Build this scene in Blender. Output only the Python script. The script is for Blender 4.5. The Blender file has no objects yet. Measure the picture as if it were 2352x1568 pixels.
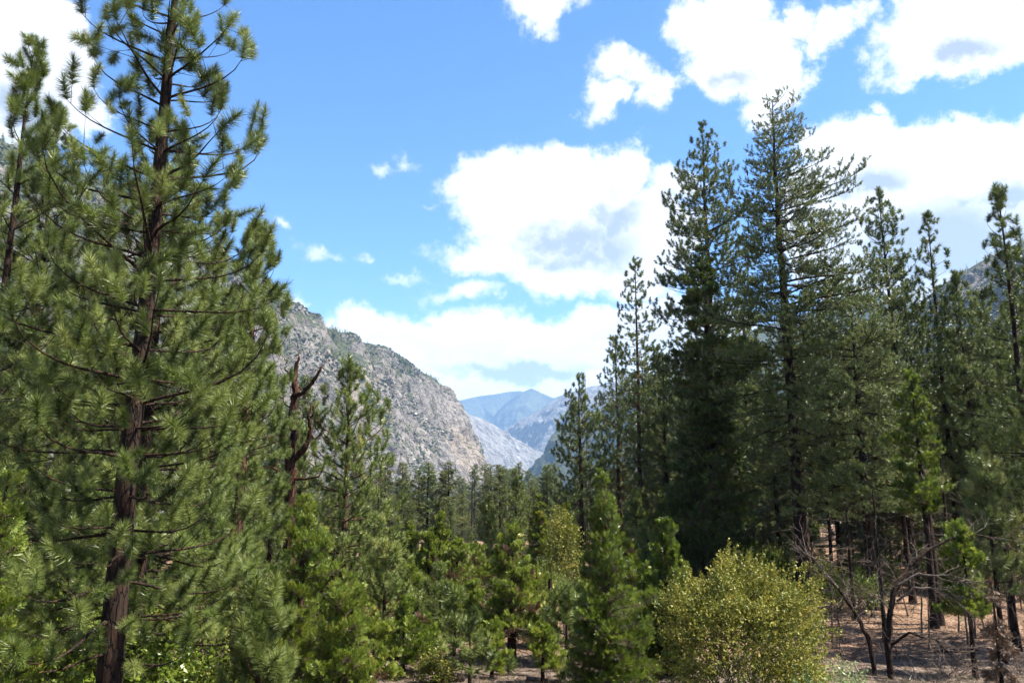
import bpy, math, random
import numpy as np
from mathutils import Vector
R = math.radians
scene = bpy.context.scene
C = scene.collection

# ------------------------------------------------------------------ camera
TILT, FPX, CAMZ = R(11.0), 1898.0, 5.0          # focal length in units of a 2352 px wide picture
cd = bpy.data.cameras.new('camera'); cam = bpy.data.objects.new('camera', cd); C.objects.link(cam)
cd.sensor_width = 22.3; cd.lens = 22.3 * FPX / 2352; cd.clip_start = 0.1; cd.clip_end = 60000
cam.location = (0, 0, CAMZ); cam.rotation_euler = (math.pi / 2 + TILT, 0, 0)
scene.camera = cam

def ray(u, v):
    a, b = (u - 1176) / FPX, (784 - v) / FPX
    return a, math.cos(TILT) - b * math.sin(TILT), math.sin(TILT) + b * math.cos(TILT)
def at(u, v, Y):
    a, f, z = ray(u, v); k = Y / f
    return np.array((a * k, Y, CAMZ + z * k))

# ------------------------------------------------------------------ light, sky, exposure
SUN_EL, SUN_AZ = R(55), R(94)                    # azimuth measured from +Y towards +X
scene.view_settings.view_transform = 'Standard'; scene.view_settings.look = 'None'
scene.view_settings.exposure = 1.95; scene.view_settings.gamma = 1
scene.render.engine = 'CYCLES'
cy = scene.cycles
cy.max_bounces = 4; cy.diffuse_bounces = 2; cy.use_adaptive_sampling = True; cy.adaptive_threshold = 0.02; cy.glossy_bounces = 2; cy.transmission_bounces = 3
cy.volume_bounces = 1; cy.transparent_max_bounces = 4; cy.caustics_reflective = False; cy.caustics_refractive = False
cy.use_denoising = True; cy.sample_clamp_indirect = 6
sd = bpy.data.lights.new('sun', 'SUN'); sd.energy = 5.0; sd.angle = R(0.53); sd.color = (1, 0.94, 0.84)
sun = bpy.data.objects.new('sun', sd); C.objects.link(sun)
sv = Vector((math.cos(SUN_EL) * math.sin(SUN_AZ), math.cos(SUN_EL) * math.cos(SUN_AZ), math.sin(SUN_EL)))
sun.rotation_euler = sv.to_track_quat('Z', 'Y').to_euler(); sun.location = (40, 0, 60)

class NT:
    """small helper to write node trees"""
    def __init__(s, tree): s.t = tree; s.n = tree.nodes; s.l = tree.links
    def new(s, typ, **kw):
        n = s.n.new(typ)
        for k, v in kw.items(): setattr(n, k, v)
        return n
    def put(s, sock, v):
        if isinstance(v, bpy.types.NodeSocket): s.l.new(v, sock)
        elif v is not None: sock.default_value = v
    def math(s, op, a, b=None, c=None, clamp=False):
        n = s.new('ShaderNodeMath', operation=op, use_clamp=clamp)
        s.put(n.inputs[0], a); s.put(n.inputs[1], b); s.put(n.inputs[2], c); return n.outputs[0]
    def vec(s, op, a, b=None, scale=None):
        n = s.new('ShaderNodeVectorMath', operation=op)
        s.put(n.inputs[0], a); s.put(n.inputs[1], b); s.put(n.inputs[3], scale)
        return n.outputs['Value'] if op in ('LENGTH', 'DOT_PRODUCT') else n.outputs[0]
    def noise(s, vec, scale, detail=4, rough=0.55, dist=0.0, out='Fac'):
        n = s.new('ShaderNodeTexNoise'); s.put(n.inputs['Vector'], vec)
        n.inputs['Scale'].default_value = scale; n.inputs['Detail'].default_value = detail
        n.inputs['Roughness'].default_value = rough; n.inputs['Distortion'].default_value = dist
        return n.outputs[out]
    def ramp(s, fac, stops):
        n = s.new('ShaderNodeValToRGB'); e = n.color_ramp.elements
        while len(e) > 1: e.remove(e[0])
        e[0].position, e[0].color = stops[0][0], (*stops[0][1], 1)
        for p, c in stops[1:]:
            k = e.new(p); k.color = (*c, 1)
        s.put(n.inputs[0], fac); return n.outputs[0]
    def mix(s, fac, a, b, blend='MIX'):
        n = s.new('ShaderNodeMix', data_type='RGBA', blend_type=blend)
        s.put(n.inputs[0], fac)
        for k, v in ((6, a), (7, b)):
            if isinstance(v, (tuple, list)): v = (*v, 1)
            s.put(n.inputs[k], v)
        return n.outputs[2]
    def rng(s, v, a, b, c=0.0, d=1.0, smooth=True):
        n = s.new('ShaderNodeMapRange', interpolation_type='SMOOTHSTEP' if smooth else 'LINEAR')
        s.put(n.inputs[0], v)
        for i, x in enumerate((a, b, c, d)): n.inputs[i + 1].default_value = x
        return n.outputs[0]

# clouds: where they stand in the sky, as ellipses in azimuth and elevation
CLOUDS = [(40,150,215,165),(175,240,100,62),
 (1255,0,135,75),(1272,60,48,30),
 (1430,150,78,42),(1505,195,80,50),(1385,218,62,50),
 (1640,30,115,70),(1700,140,135,80),(1790,180,90,75),(1835,60,62,40),(1765,265,70,55),(1930,40,40,48),
 (2205,65,250,120),(2090,140,85,50),(2020,248,22,26),
 (1960,335,120,75),(2100,400,280,110),(2320,400,220,120),(2150,540,380,190),(1950,500,190,150),
 (1150,440,150,78),(1270,410,140,85),(1440,395,80,72),(1300,510,250,105),(1130,580,145,46),(1350,602,240,82),(1470,540,140,120),(1075,672,85,24),(1545,405,45,32),
 (900,770,290,62),(1250,782,230,62),(1100,860,560,130),(1150,930,500,90),(1980,20,60,40),(1890,90,50,30),(1450,810,300,130),(678,690,36,26),
 (905,372,30,9),(650,520,16,13),(728,560,26,8),(838,575,24,12),(985,466,14,8),(960,640,48,8)]
GREYS = [(1320,560,190,60),(1420,470,80,60),(2150,560,330,120),(2000,420,120,50),(1180,850,260,30),(2200,130,150,40),(60,250,120,50),(1700,190,80,30),(1480,220,50,22),(2300,460,150,50)]
world = bpy.data.worlds.new('World'); scene.world = world; world.use_nodes = True
for n in list(world.node_tree.nodes): world.node_tree.nodes.remove(n)
W = NT(world.node_tree)
tc = W.new('ShaderNodeTexCoord'); sp = W.new('ShaderNodeSeparateXYZ'); W.put(sp.inputs[0], tc.outputs['Generated'])
az = W.math('ARCTAN2', sp.outputs[0], sp.outputs[1]); el = W.math('ARCSINE', sp.outputs[2])
cb = W.new('ShaderNodeCombineXYZ'); W.put(cb.inputs[0], az); W.put(cb.inputs[1], el); P = cb.outputs[0]
nz = W.vec('SUBTRACT', W.noise(P, 10, 9, 0.66, out='Color'), (0.5, 0.5, 0.5))
Pw = W.vec('MULTIPLY_ADD', nz, (0.15, 0.11, 0.0)); W.put(Pw.node.inputs[2], P)
nzs = W.new('ShaderNodeSeparateXYZ'); W.put(nzs.inputs[0], nz)
def ellipses(items, soft):
    F = None
    for (cx, cyy, rx, ry) in items:
        a, f_, z = ray(cx, cyy); A = math.atan2(a, f_); E = math.atan2(z, math.hypot(a, f_)); ca = math.cos(math.atan2(a, 1.0))
        sx, sy = FPX / rx / ca ** 1.6, FPX / ry / ca
        v = W.vec('MULTIPLY_ADD', Pw, (sx, sy, 0)); v.node.inputs[2].default_value = (-A * sx, -E * sy, 0)
        k = soft or min(rx, ry) / 60.0; q = W.math('MULTIPLY_ADD', W.vec('LENGTH', v), -k, k)
        F = q if F is None else W.math('MAXIMUM', F, q)
    return F
F = ellipses(CLOUDS, 0)
# the rest of the sky carries the same broken cumulus
wide = W.noise(P, 2.8, 2, 0.5)
away = W.math('MAXIMUM', W.rng(W.math('ABSOLUTE', az), 0.58, 0.72), W.rng(el, 0.60, 0.74))
F = W.math('MAXIMUM', F, W.math('MULTIPLY_ADD', away, 8.0, W.math('MULTIPLY_ADD', wide, 9.0, -12.9)))
F = W.math('MULTIPLY_ADD', nzs.outputs[2], 1.9, F)
cover = W.rng(F, -0.16, 0.40)
base = W.rng(W.math('MULTIPLY_ADD', nzs.outputs[0], 1.6, ellipses(GREYS, 1.0)), -0.05, 0.8)
billow = W.rng(nzs.outputs[1], -0.16, 0.16, 0.0, 0.34)
thick = W.math('MULTIPLY', W.math('ADD', base, billow), W.rng(F, 0.1, 1.1), clamp=True)
cloud = W.mix(thick, (1.0, 1.0, 1.0), (0.42, 0.475, 0.56))
sky = W.new('ShaderNodeTexSky', sky_type='NISHITA', sun_disc=False, sun_elevation=SUN_EL, sun_rotation=SUN_AZ)
sky.altitude = 1500; sky.air_density = 1.0; sky.dust_density = 0.3; sky.ozone_density = 3.5
hs = W.new('ShaderNodeHueSaturation'); hs.inputs['Saturation'].default_value = 1.2; hs.inputs['Hue'].default_value = 0.503; W.put(hs.inputs['Color'], sky.outputs[0])
bs = W.new('ShaderNodeBackground'); W.put(bs.inputs[0], hs.outputs[0]); bs.inputs[1].default_value = 0.072
bc = W.new('ShaderNodeBackground'); W.put(bc.inputs[0], cloud); bc.inputs[1].default_value = 0.335
mx = W.new('ShaderNodeMixShader'); W.put(mx.inputs[0], cover); W.put(mx.inputs[1], bs.outputs[0]); W.put(mx.inputs[2], bc.outputs[0])
wo = W.new('ShaderNodeOutputWorld'); W.put(wo.inputs[0], mx.outputs[0])
world.cycles.sampling_method = 'MANUAL'; world.cycles.sample_map_resolution = 512

# ------------------------------------------------------------------ mesh and object helpers
def mesh(name, V, T, mat, tint=None, smooth=False, quads=False):
    V = np.asarray(V, np.float32).reshape(-1, 3); k = 4 if quads else 3
    T = np.asarray(T, np.int32).reshape(-1, k)
    me = bpy.data.meshes.new(name)
    me.vertices.add(len(V)); me.vertices.foreach_set('co', V.ravel())
    me.loops.add(T.size); me.loops.foreach_set('vertex_index', T.ravel())
    me.polygons.add(len(T)); me.polygons.foreach_set('loop_start', np.arange(0, T.size, k, dtype=np.int32))
    if smooth: me.polygons.foreach_set('use_smooth', np.ones(len(T), bool))
    if tint is not None:
        a = me.attributes.new('tint', 'FLOAT', 'POINT'); a.data.foreach_set('value', np.asarray(tint, np.float32).ravel())
    me.materials.append(mat); me.update(calc_edges=True)
    return me
def link(name, me, parent=None, loc=None):
    o = bpy.data.objects.new(name, me); C.objects.link(o)
    if parent is not None: o.parent = parent
    if loc is not None: o.location = [float(x) for x in loc]
    return o
def tag(o, label=None, cat=None, group=None, kind=None):
    for k, v in (('label', label), ('category', cat), ('group', group), ('kind', kind)):
        if v: o[k] = v
    return o
def thing(name, label, cat, loc, group=None):
    o = link(name, None, None, loc); o.empty_display_size = 0.3
    return tag(o, label, cat, group)
def unit(a): return a / np.maximum(np.linalg.norm(a, axis=-1, keepdims=True), 1e-9)

def tube(pts, rad, sides=6, cap=True):
    """quads of a tapering tube as triangles"""
    pts = np.asarray(pts, float); n = len(pts)
    tan = unit(np.gradient(pts, axis=0))
    ref = np.array((0.0, 0, 1)) if abs(tan[:, 2]).mean() < 0.75 else np.array((1.0, 0, 0))
    a = unit(np.cross(tan, ref)); b = np.cross(tan, a)
    ph = np.linspace(0, 2 * math.pi, sides, endpoint=False)
    ring = np.cos(ph)[None, :, None] * a[:, None] + np.sin(ph)[None, :, None] * b[:, None]
    V = pts[:, None] + ring * np.asarray(rad, float)[:, None, None]
    V = V.reshape(-1, 3); T = []
    i = np.arange(n - 1)[:, None] * sides; j = np.arange(sides)[None]; j2 = (j + 1) % sides
    A, B, D, E = i + j, i + j2, i + sides + j2, i + sides + j
    T = np.concatenate([np.stack([A, B, D], -1).reshape(-1, 3), np.stack([A, D, E], -1).reshape(-1, 3)])
    if cap:
        V = np.concatenate([V, pts[-1:]]); k = len(V) - 1; o = (n - 1) * sides
        T = np.concatenate([T, np.stack([o + j[0], o + j2[0], np.full(sides, k)], -1)])
    return V, T
def sticks(P0, P1, r0, r1):
    """many three-sided twigs at once"""
    P0 = np.asarray(P0, float).reshape(-1, 3); P1 = np.asarray(P1, float).reshape(-1, 3); n = len(P0)
    d = unit(P1 - P0); ref = np.where(np.abs(d[:, 2:3]) < 0.8, np.array((0, 0, 1.0)), np.array((1.0, 0, 0)))
    a = unit(np.cross(d, ref)); b = np.cross(d, a)
    r0 = np.broadcast_to(r0, n)[:, None, None]; r1 = np.broadcast_to(r1, n)[:, None, None]
    ph = np.array((0, 2.094, 4.189)); ring = np.cos(ph)[None, :, None] * a[:, None] + np.sin(ph)[None, :, None] * b[:, None]
    V = np.concatenate([P0[:, None] + ring * r0, P1[:, None] + ring * r1], 1).reshape(-1, 3)
    base = np.array([[0, 1, 4], [0, 4, 3], [1, 2, 5], [1, 5, 4], [2, 0, 3], [2, 3, 5]])
    T = (np.arange(n)[:, None, None] * 6 + base[None]).reshape(-1, 3)
    return V, T
def cat(parts):
    Vs, Ts, o = [], [], 0
    for V, T in parts:
        Vs.append(V); Ts.append(np.asarray(T) + o); o += len(V)
    return np.concatenate(Vs), np.concatenate(Ts)
def frames(axis, rng):
    axis = unit(axis); ref = unit(rng.normal(size=axis.shape))
    a = unit(np.cross(axis, ref)); return a, np.cross(axis, a), axis
def place(templates, pos, axis, scale, rng, tint, roll=None):
    """copy leaf or needle templates (m,3,3) onto points: returns verts, tris, tint"""
    pos = np.asarray(pos); n = len(pos); a, b, c = frames(np.asarray(axis), rng)
    idx = rng.integers(0, len(templates), n); VV, TT = [], []
    scale = np.broadcast_to(scale, n); tint = np.broadcast_to(tint, n)
    for k, t in enumerate(templates):
        m = idx == k
        if not m.any(): continue
        tv = t.reshape(-1, 3)
        X = (tv[None, :, 0:1] * a[m][:, None] + tv[None, :, 1:2] * b[m][:, None] + tv[None, :, 2:3] * c[m][:, None]) * scale[m][:, None, None] + pos[m][:, None]
        VV.append(X.reshape(-1, 3)); TT.append(np.repeat(tint[m], len(tv)))
    V = np.concatenate(VV); t = np.concatenate(TT)
    t = t + np.repeat(rng.normal(0, 0.06, len(V) // 3), 3)
    return V, np.arange(len(V)).reshape(-1, 3), t

# value noise in numpy
def vnoise(p, seed=0):
    p = np.asarray(p, float); i = np.floor(p).astype(np.int64); f = p - i; f = f * f * (3 - 2 * f)
    def h(ix, iy, iz):
        n = (ix * 374761393 + iy * 668265263 + iz * 2147483647 + seed * 144665) & 0xffffffff
        n = ((n ^ (n >> 13)) * 1274126177) & 0xffffffff
        return ((n ^ (n >> 16)) & 0xffff) / 65535.0
    r = 0
    for dx in (0, 1):
        for dy in (0, 1):
            for dz in (0, 1):
                w = (f[..., 0] if dx else 1 - f[..., 0]) * (f[..., 1] if dy else 1 - f[..., 1]) * (f[..., 2] if dz else 1 - f[..., 2])
                r = r + w * h(i[..., 0] + dx, i[..., 1] + dy, i[..., 2] + dz)
    return r * 2 - 1
def fbm(p, oct=4, seed=0, ridged=False):
    s, a, t = 0, 1.0, 0
    for k in range(oct):
        n = vnoise(np.asarray(p) * 2 ** k + 17.3 * k, seed + k)
        s = s + a * ((1 - 2 * np.abs(n)) if ridged else n); t += a; a *= 0.5
    return s / t

# ------------------------------------------------------------------ materials
def material(name):
    m = bpy.data.materials.new(name); m.use_nodes = True
    for n in list(m.node_tree.nodes): m.node_tree.nodes.remove(n)
    return m, NT(m.node_tree)
def finish(N, color, rough=0.8, bump=None, dist=0.02, spec=0.3, trans=None, strength=1.0):
    b = N.new('ShaderNodeBsdfPrincipled'); N.put(b.inputs['Base Color'], color if not isinstance(color, tuple) else (*color, 1))
    N.put(b.inputs['Roughness'], rough); b.inputs['Specular IOR Level'].default_value = spec
    if bump is not None:
        k = N.new('ShaderNodeBump'); N.put(k.inputs['Height'], bump); k.inputs['Distance'].default_value = dist; k.inputs['Strength'].default_value = strength
        N.put(b.inputs['Normal'], k.outputs[0])
    out = b.outputs[0]
    if trans is not None:
        t = N.new('ShaderNodeBsdfTranslucent'); N.put(t.inputs[0], color)
        mm = N.new('ShaderNodeMixShader'); mm.inputs[0].default_value = trans
        N.put(mm.inputs[1], out); N.put(mm.inputs[2], t.outputs[0]); out = mm.outputs[0]
    o = N.new('ShaderNodeOutputMaterial'); N.put(o.inputs[0], out)
def leaf(name, stops, trans=0.18, rough=0.38, spec=0.35):
    m, N = material(name); a = N.new('ShaderNodeAttribute', attribute_name='tint')
    oi = N.new('ShaderNodeObjectInfo'); sc_ = N.new('ShaderNodeSeparateColor'); N.put(sc_.inputs[0], oi.outputs['Color'])
    fac = N.math('ADD', a.outputs['Fac'], N.math('SUBTRACT', sc_.outputs[0], 1.0), clamp=True)
    finish(N, N.ramp(fac, stops), rough, spec=spec, trans=trans); return m
def bark(name, stops, scale=6, stretch=0.25, dist=0.03):
    m, N = material(name); t = N.new('ShaderNodeTexCoord')
    v = N.vec('MULTIPLY', t.outputs['Object'], (1, 1, stretch))
    n = N.noise(v, scale, 8, 0.7, 1.2); big = N.noise(t.outputs['Object'], 0.9, 4, 0.6)
    vo = N.new('ShaderNodeTexVoronoi', feature='DISTANCE_TO_EDGE'); vo.inputs['Scale'].default_value = scale * 1.5
    N.put(vo.inputs['Vector'], N.vec('ADD', v, N.vec('SCALE', N.noise(v, scale * 2, 3, out='Color'), scale=.12)))
    plate = N.rng(vo.outputs['Distance'], 0.0, 0.14)
    f = N.math('ADD', N.math('MULTIPLY', n, 0.5), N.math('ADD', N.math('MULTIPLY', big, 0.38), N.math('MULTIPLY_ADD', plate, 0.2, -0.06)))
    h = N.math('MULTIPLY_ADD', plate, 0.8, n)
    finish(N, N.ramp(f, stops), 0.9, h, dist, 0.15); return m
M_PINE = leaf('pine_needles', [(0, (0.046, 0.064, 0.012)), (0.4, (0.120, 0.160, 0.034)), (0.75, (0.208, 0.242, 0.064)), (1, (0.33, 0.31, 0.095))])
M_PINE2 = leaf('sugar_pine_needles', [(0, (0.040, 0.055, 0.014)), (0.4, (0.098, 0.132, 0.034)), (0.75, (0.176, 0.206, 0.062)), (1, (0.29, 0.285, 0.095))])
M_CEDAR = leaf('cedar_sprays', [(0, (0.036, 0.062, 0.009)), (0.45, (0.125, 0.175, 0.020)), (0.8, (0.215, 0.250, 0.036)), (0.94, (0.29, 0.275, 0.05)), (1, (0.32, 0.23, 0.06))], 0.4)
M_DCEDAR = leaf('dark_cedar_sprays', [(0, (0.024, 0.042, 0.010)), (0.5, (0.062, 0.090, 0.018)), (0.85, (0.13, 0.16, 0.032)), (1, (0.20, 0.195, 0.05))], 0.3)
M_OAK = leaf('oak_leaves', [(0, (0.040, 0.056, 0.008)), (0.5, (0.135, 0.145, 0.018)), (0.8, (0.235, 0.215, 0.032)), (1, (0.31, 0.23, 0.05))], 0.25, 0.55, 0.3)
M_PALE = leaf('pale_shrub_leaves', [(0, (0.10, 0.16, 0.05)), (0.5, (0.18, 0.25, 0.085)), (1, (0.28, 0.32, 0.13))], 0.35)
M_BROWNN = leaf('dead_needles', [(0, (0.05, 0.028, 0.016)), (0.5, (0.11, 0.065, 0.036)), (1, (0.20, 0.125, 0.07))], 0.2)
M_FAR = leaf('far_foliage', [(0, (0.046, 0.062, 0.014)), (0.5, (0.110, 0.130, 0.030)), (0.85, (0.185, 0.190, 0.048)), (1, (0.22, 0.17, 0.06))], 0.25)
M_SHRUB = leaf('mountain_brush', [(0, (0.032, 0.040, 0.020)), (0.5, (0.052, 0.060, 0.030)), (1, (0.085, 0.082, 0.042))], 0.15)
M_GRASS = leaf('dry_grass_blades', [(0, (0.12, 0.09, 0.05)), (0.5, (0.19, 0.155, 0.09)), (1, (0.27, 0.24, 0.15))], 0.3)
M_BARK = bark('pine_bark', [(0.3, (0.014, 0.009, 0.006)), (0.5, (0.050, 0.027, 0.017)), (0.7, (0.11, 0.058, 0.034))])
M_DARKBARK = bark('scorched_bark', [(0.3, (0.006, 0.005, 0.004)), (0.5, (0.018, 0.011, 0.008)), (0.75, (0.060, 0.031, 0.019))])
M_TWIG = bark('twig_bark', [(0.3, (0.05, 0.036, 0.026)), (0.55, (0.13, 0.095, 0.068)), (0.75, (0.24, 0.19, 0.145))], 9, 1.0, 0.01)
M_SNAG = bark('snag_wood', [(0.35, (0.008, 0.005, 0.004)), (0.55, (0.040, 0.017, 0.010)), (0.75, (0.14, 0.06, 0.03))], 5, 0.2, 0.04)
M_GREY = bark('weathered_wood', [(0.3, (0.04, 0.03, 0.025)), (0.55, (0.12, 0.092, 0.075)), (0.75, (0.25, 0.205, 0.175))], 10, 0.6, 0.01)
M_CONE = bark('cone_scales', [(0.3, (0.05, 0.028, 0.014)), (0.6, (0.16, 0.085, 0.04)), (0.8, (0.25, 0.14, 0.07))], 30, 1, 0.01)

def rock_material(name, veg, scale, warm, cols):
    m, N = material(name); t = N.new('ShaderNodeTexCoord'); p = t.outputs['Object']
    geo = N.new('ShaderNodeNewGeometry'); sp = N.new('ShaderNodeSeparateXYZ'); N.put(sp.inputs[0], geo.outputs['Normal'])
    big = N.noise(p, 0.006 / scale, 5, 0.55); mid = N.noise(p, 0.035 / scale, 7, 0.65, 0.6); fine = N.noise(p, 0.16 / scale, 8, 0.7)
    vo = N.new('ShaderNodeTexVoronoi', feature='DISTANCE_TO_EDGE'); N.put(vo.inputs['Vector'], N.vec('ADD', p, N.vec('SCALE', N.noise(p, 0.05 / scale, 4, out='Color'), scale=28 * scale)))
    vo.inputs['Scale'].default_value = 0.055 / scale
    crack = N.rng(vo.outputs['Distance'], 0.0, 0.09)
    f = N.math('ADD', N.math('MULTIPLY', mid, 0.55), N.math('MULTIPLY', fine, 0.45))
    col = N.ramp(f, [(0.34, cols[0]), (0.46, cols[1]), (0.58, cols[2]), (0.7, cols[3])])
    col = N.mix(N.math('MULTIPLY', N.rng(big, 0.5, 0.68), warm), col, (0.30, 0.225, 0.14))
    col = N.mix(N.math('MULTIPLY_ADD', crack, -0.35 / scale ** 1.3, 0.35 / scale ** 1.3), col, (0.10, 0.09, 0.08))
    low = N.noise(p, 0.012 / scale, 6, 0.62)
    v = N.math('ADD', N.math('MULTIPLY', low, 1.0), N.math('MULTIPLY', fine, 0.5))
    v = N.math('ADD', v, N.math('MULTIPLY', sp.outputs[2], 0.35))
    at_ = N.new('ShaderNodeAttribute', attribute_name='tint')
    v = N.math('ADD', v, at_.outputs['Fac'])
    col = N.mix(N.rng(v, veg, veg + 0.09), col, N.mix(fine, (0.036, 0.044, 0.022), (0.072, 0.076, 0.038)))
    h = N.math('ADD', N.math('MULTIPLY', mid, 1.0), N.math('ADD', N.math('MULTIPLY', fine, 0.45), N.math('MULTIPLY', crack, 0.3 / scale ** 1.3)))
    finish(N, col, 0.95, h, 9 * scale, 0.1); return m
GRAN = [(0.045, 0.040, 0.036), (0.105, 0.094, 0.084), (0.19, 0.173, 0.157), (0.31, 0.287, 0.263)]
M_CLIFF = rock_material('granite_cliff', 1.07, 1.0, 0.25, GRAN)
M_FARROCK = rock_material('far_granite', 1.16, 3.0, 0.15, [(0.07, 0.066, 0.063), (0.12, 0.115, 0.11), (0.19, 0.184, 0.178), (0.29, 0.278, 0.265)])
M_DARKMTN = rock_material('wooded_mountain', 0.62, 3.0, 0.1, [(0.07, 0.065, 0.06), (0.12, 0.115, 0.11), (0.19, 0.18, 0.175), (0.28, 0.27, 0.26)])
def ground_material():
    m, N = material('pine_litter_ground'); t = N.new('ShaderNodeTexCoord'); p = t.outputs['Object']
    a = N.noise(p, 0.16, 5, 0.6); b = N.noise(p, 1.3, 6, 0.65); c = N.noise(p, 9, 8, 0.75); d = N.noise(p, 40, 4, 0.7)
    f = N.math('ADD', N.math('MULTIPLY', b, 0.4), N.math('ADD', N.math('MULTIPLY', c, 0.4), N.math('MULTIPLY', d, 0.2)))
    litter = N.ramp(f, [(0.36, (0.065, 0.038, 0.023)), (0.5, (0.175, 0.108, 0.070)), (0.62, (0.30, 0.205, 0.14))])
    dust = N.ramp(f, [(0.36, (0.045, 0.032, 0.024)), (0.5, (0.115, 0.085, 0.066)), (0.64, (0.22, 0.175, 0.145))])
    geo = N.new('ShaderNodeSeparateXYZ'); N.put(geo.inputs[0], p)
    near = N.rng(geo.outputs[1], 26, 33, 0.22, -0.10)
    finish(N, N.mix(N.rng(N.math('ADD', a, near), 0.46, 0.60), litter, dust), 0.95, f, 0.08, 0.1); return m
M_GROUND = ground_material()

# ------------------------------------------------------------------ ground
def gz(x, y):
    x = np.asarray(x, float); y = np.asarray(y, float)
    z = 0.35 * vnoise(np.stack([x / 9, y / 9, 0 * x], -1), 5) + 0.12 * vnoise(np.stack([x / 2.5, y / 2.5, 0 * x], -1), 6)
    s = np.clip((y - 60) / 500, 0, 1); z = z - 22 * s * s * (3 - 2 * s)
    z = z + 1.6 * np.clip((x - 12) / 40, 0, 1) * np.clip((y - 30) / 40, 0, 1) * np.clip(2.2 - y / 150, 0, 1)
    k = np.clip((11 - y) / 9, 0, 1); z = z + 3.3 * k * k * (3 - 2 * k)
    return z
def ground():
    xs = np.concatenate([-np.geomspace(60, 7000, 30)[::-1], np.linspace(-58, 58, 233), np.geomspace(60, 7000, 30)])
    ys = np.concatenate([np.linspace(-60, 8, 20), np.linspace(8.5, 80, 144), np.geomspace(81, 11500, 60)])
    X, Y = np.meshgrid(xs, ys); Z = gz(X, Y)
    V = np.stack([X, Y, Z], -1).reshape(-1, 3); nx = len(xs)
    i = np.arange(len(ys) - 1)[:, None] * nx + np.arange(nx - 1)[None]
    T = np.stack([i, i + 1, i + nx + 1, i + nx], -1).reshape(-1, 4)
    tag(link('ground', mesh('ground', V, T, M_GROUND, smooth=True, quads=True)), kind='structure')
ground()

# ------------------------------------------------------------------ mountains
def ridge(name, crest, down, mat, base=-25, ns=200, nt=120, amp=25, seed=1, prof=1.25, spread=1.0, back=0.5, block=0, vegfun=None):
    """a mountain side: a crest line, a face that falls to the valley and a back"""
    cr = np.array([at(*c) for c in crest]); s = np.linspace(0, 1, ns)
    d = np.concatenate([[0], np.cumsum(np.linalg.norm(np.diff(cr[:, :2], axis=0), axis=1))]); d /= d[-1]
    cr = np.stack([np.interp(s, d, cr[:, k]) for k in range(3)], -1)
    h = np.maximum(cr[:, 2] - base, 5.0)
    nb = max(6, nt // 6)
    t = np.concatenate([np.linspace(-back, 0, nb, endpoint=False), np.linspace(0, 1, nt) ** 1.0])
    dn = np.array(down, float)
    f = np.where(t >= 0, 1 - np.abs(t) ** prof, 1 - (np.abs(t) * 1.1))
    run = np.where(t >= 0, t, t * 1.5)
    XY = cr[:, None, :2] + dn[None, None] * (h[:, None, None] * spread) * run[None, :, None]
    Z = base + h[:, None] * f[None]
    P = np.concatenate([XY, Z[..., None]], -1)
    along = np.array((dn[1], -dn[0])); q = np.stack([P[..., 0], P[..., 1], P[..., 2] * 0.6], -1)
    nrm = np.array((dn[0], dn[1], 0.7)); nrm /= np.linalg.norm(nrm)
    al = (P[..., :2] @ along)
    gul = fbm(np.stack([al / (amp * 7), P[..., 2] / (amp * 22), 0 * al], -1), 4, seed, True)
    blk = fbm(q / (amp * 2.6), 5, seed + 9, True); fine = fbm(q / (amp * 0.75), 4, seed + 21)
    fade = np.clip(np.abs(t) * 5, 0.2, 1)[None] * np.clip((1.02 - np.abs(t)) * 6, 0, 1)[None]
    D = amp * (1.5 * gul + 0.65 * blk + 0.24 * fine) * fade
    if block:
        cell = np.round(fbm(q / (amp * 1.1), 2, seed + 33) * 4) / 4
        D = D + block * cell * fade
    P = P + nrm * D[..., None]
    nT = P.shape[1]; i = np.arange(ns - 1)[:, None] * nT + np.arange(nT - 1)[None]
    T = np.stack([i, i + nT, i + nT + 1, i + 1], -1).reshape(-1, 4)
    tint = np.zeros(P.shape[:2]) if vegfun is None else vegfun(s[:, None] + 0 * t[None], t[None] + 0 * s[:, None])
    o = tag(link(name, mesh(name, P.reshape(-1, 3), T, mat, tint=tint, quads=True)), kind='structure')
    return o, P, s, t
LEFT = [(-260,200,820),(-60,300,900),(90,370,960),(170,405,1000),(250,432,1060),(400,548,1200),(560,648,1350),(630,704,1440),(655,722,1470),(672,728,1480),(690,736,1500),(716,766,1530),
        (735,770,1560),(772,768,1590),(790,776,1600),(797,796,1620),(830,791,1660),(868,800,1720),(912,836,1800),(950,862,1870),(984,884,1930),(1000,903,1990),(1012,934,2040),(1028,954,2090),(1040,988,2140),(1050,1020,2180),(1062,1058,2220),(1080,1100,2260),(1095,1135,2300)]
wall, WP, Ws, Wt = ridge('granite_canyon_wall', LEFT, (0.52, -0.80), M_CLIFF, ns=460, nt=230, amp=30, seed=3, prof=1.35, block=7,
    vegfun=lambda s, t: 0.24 * (1 - np.clip(s * 1.15, 0, 1)) + 0.22 * np.clip(1 - t * 2.4, 0, 1) - 0.17 * np.clip((s - 0.62) * 4, 0, 1) + 0.05 * np.clip((t - 0.8) * 5, 0, 1))
ridge('pale_granite_slope', [(930,860,4300),(1015,925,4300),(1065,950,4400),(1110,962,4500),(1145,985,4600),(1190,1020,4700),(1235,1050,4800),(1262,1075,4900),(1290,1110,5000)], (0.55, -0.62), M_FARROCK, ns=190, nt=110, amp=42, seed=11, prof=1.2, block=8)
ridge('right_granite_slope', [(1120,1015,6400),(1165,985,6200),(1215,955,6000),(1262,928,5800),(1306,902,5600),(1380,885,5400),(1500,860,5200),(1640,840,5000)], (-0.45, -0.75), M_FARROCK, ns=190, nt=110, amp=45, seed=12, prof=1.1, block=8)
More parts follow.
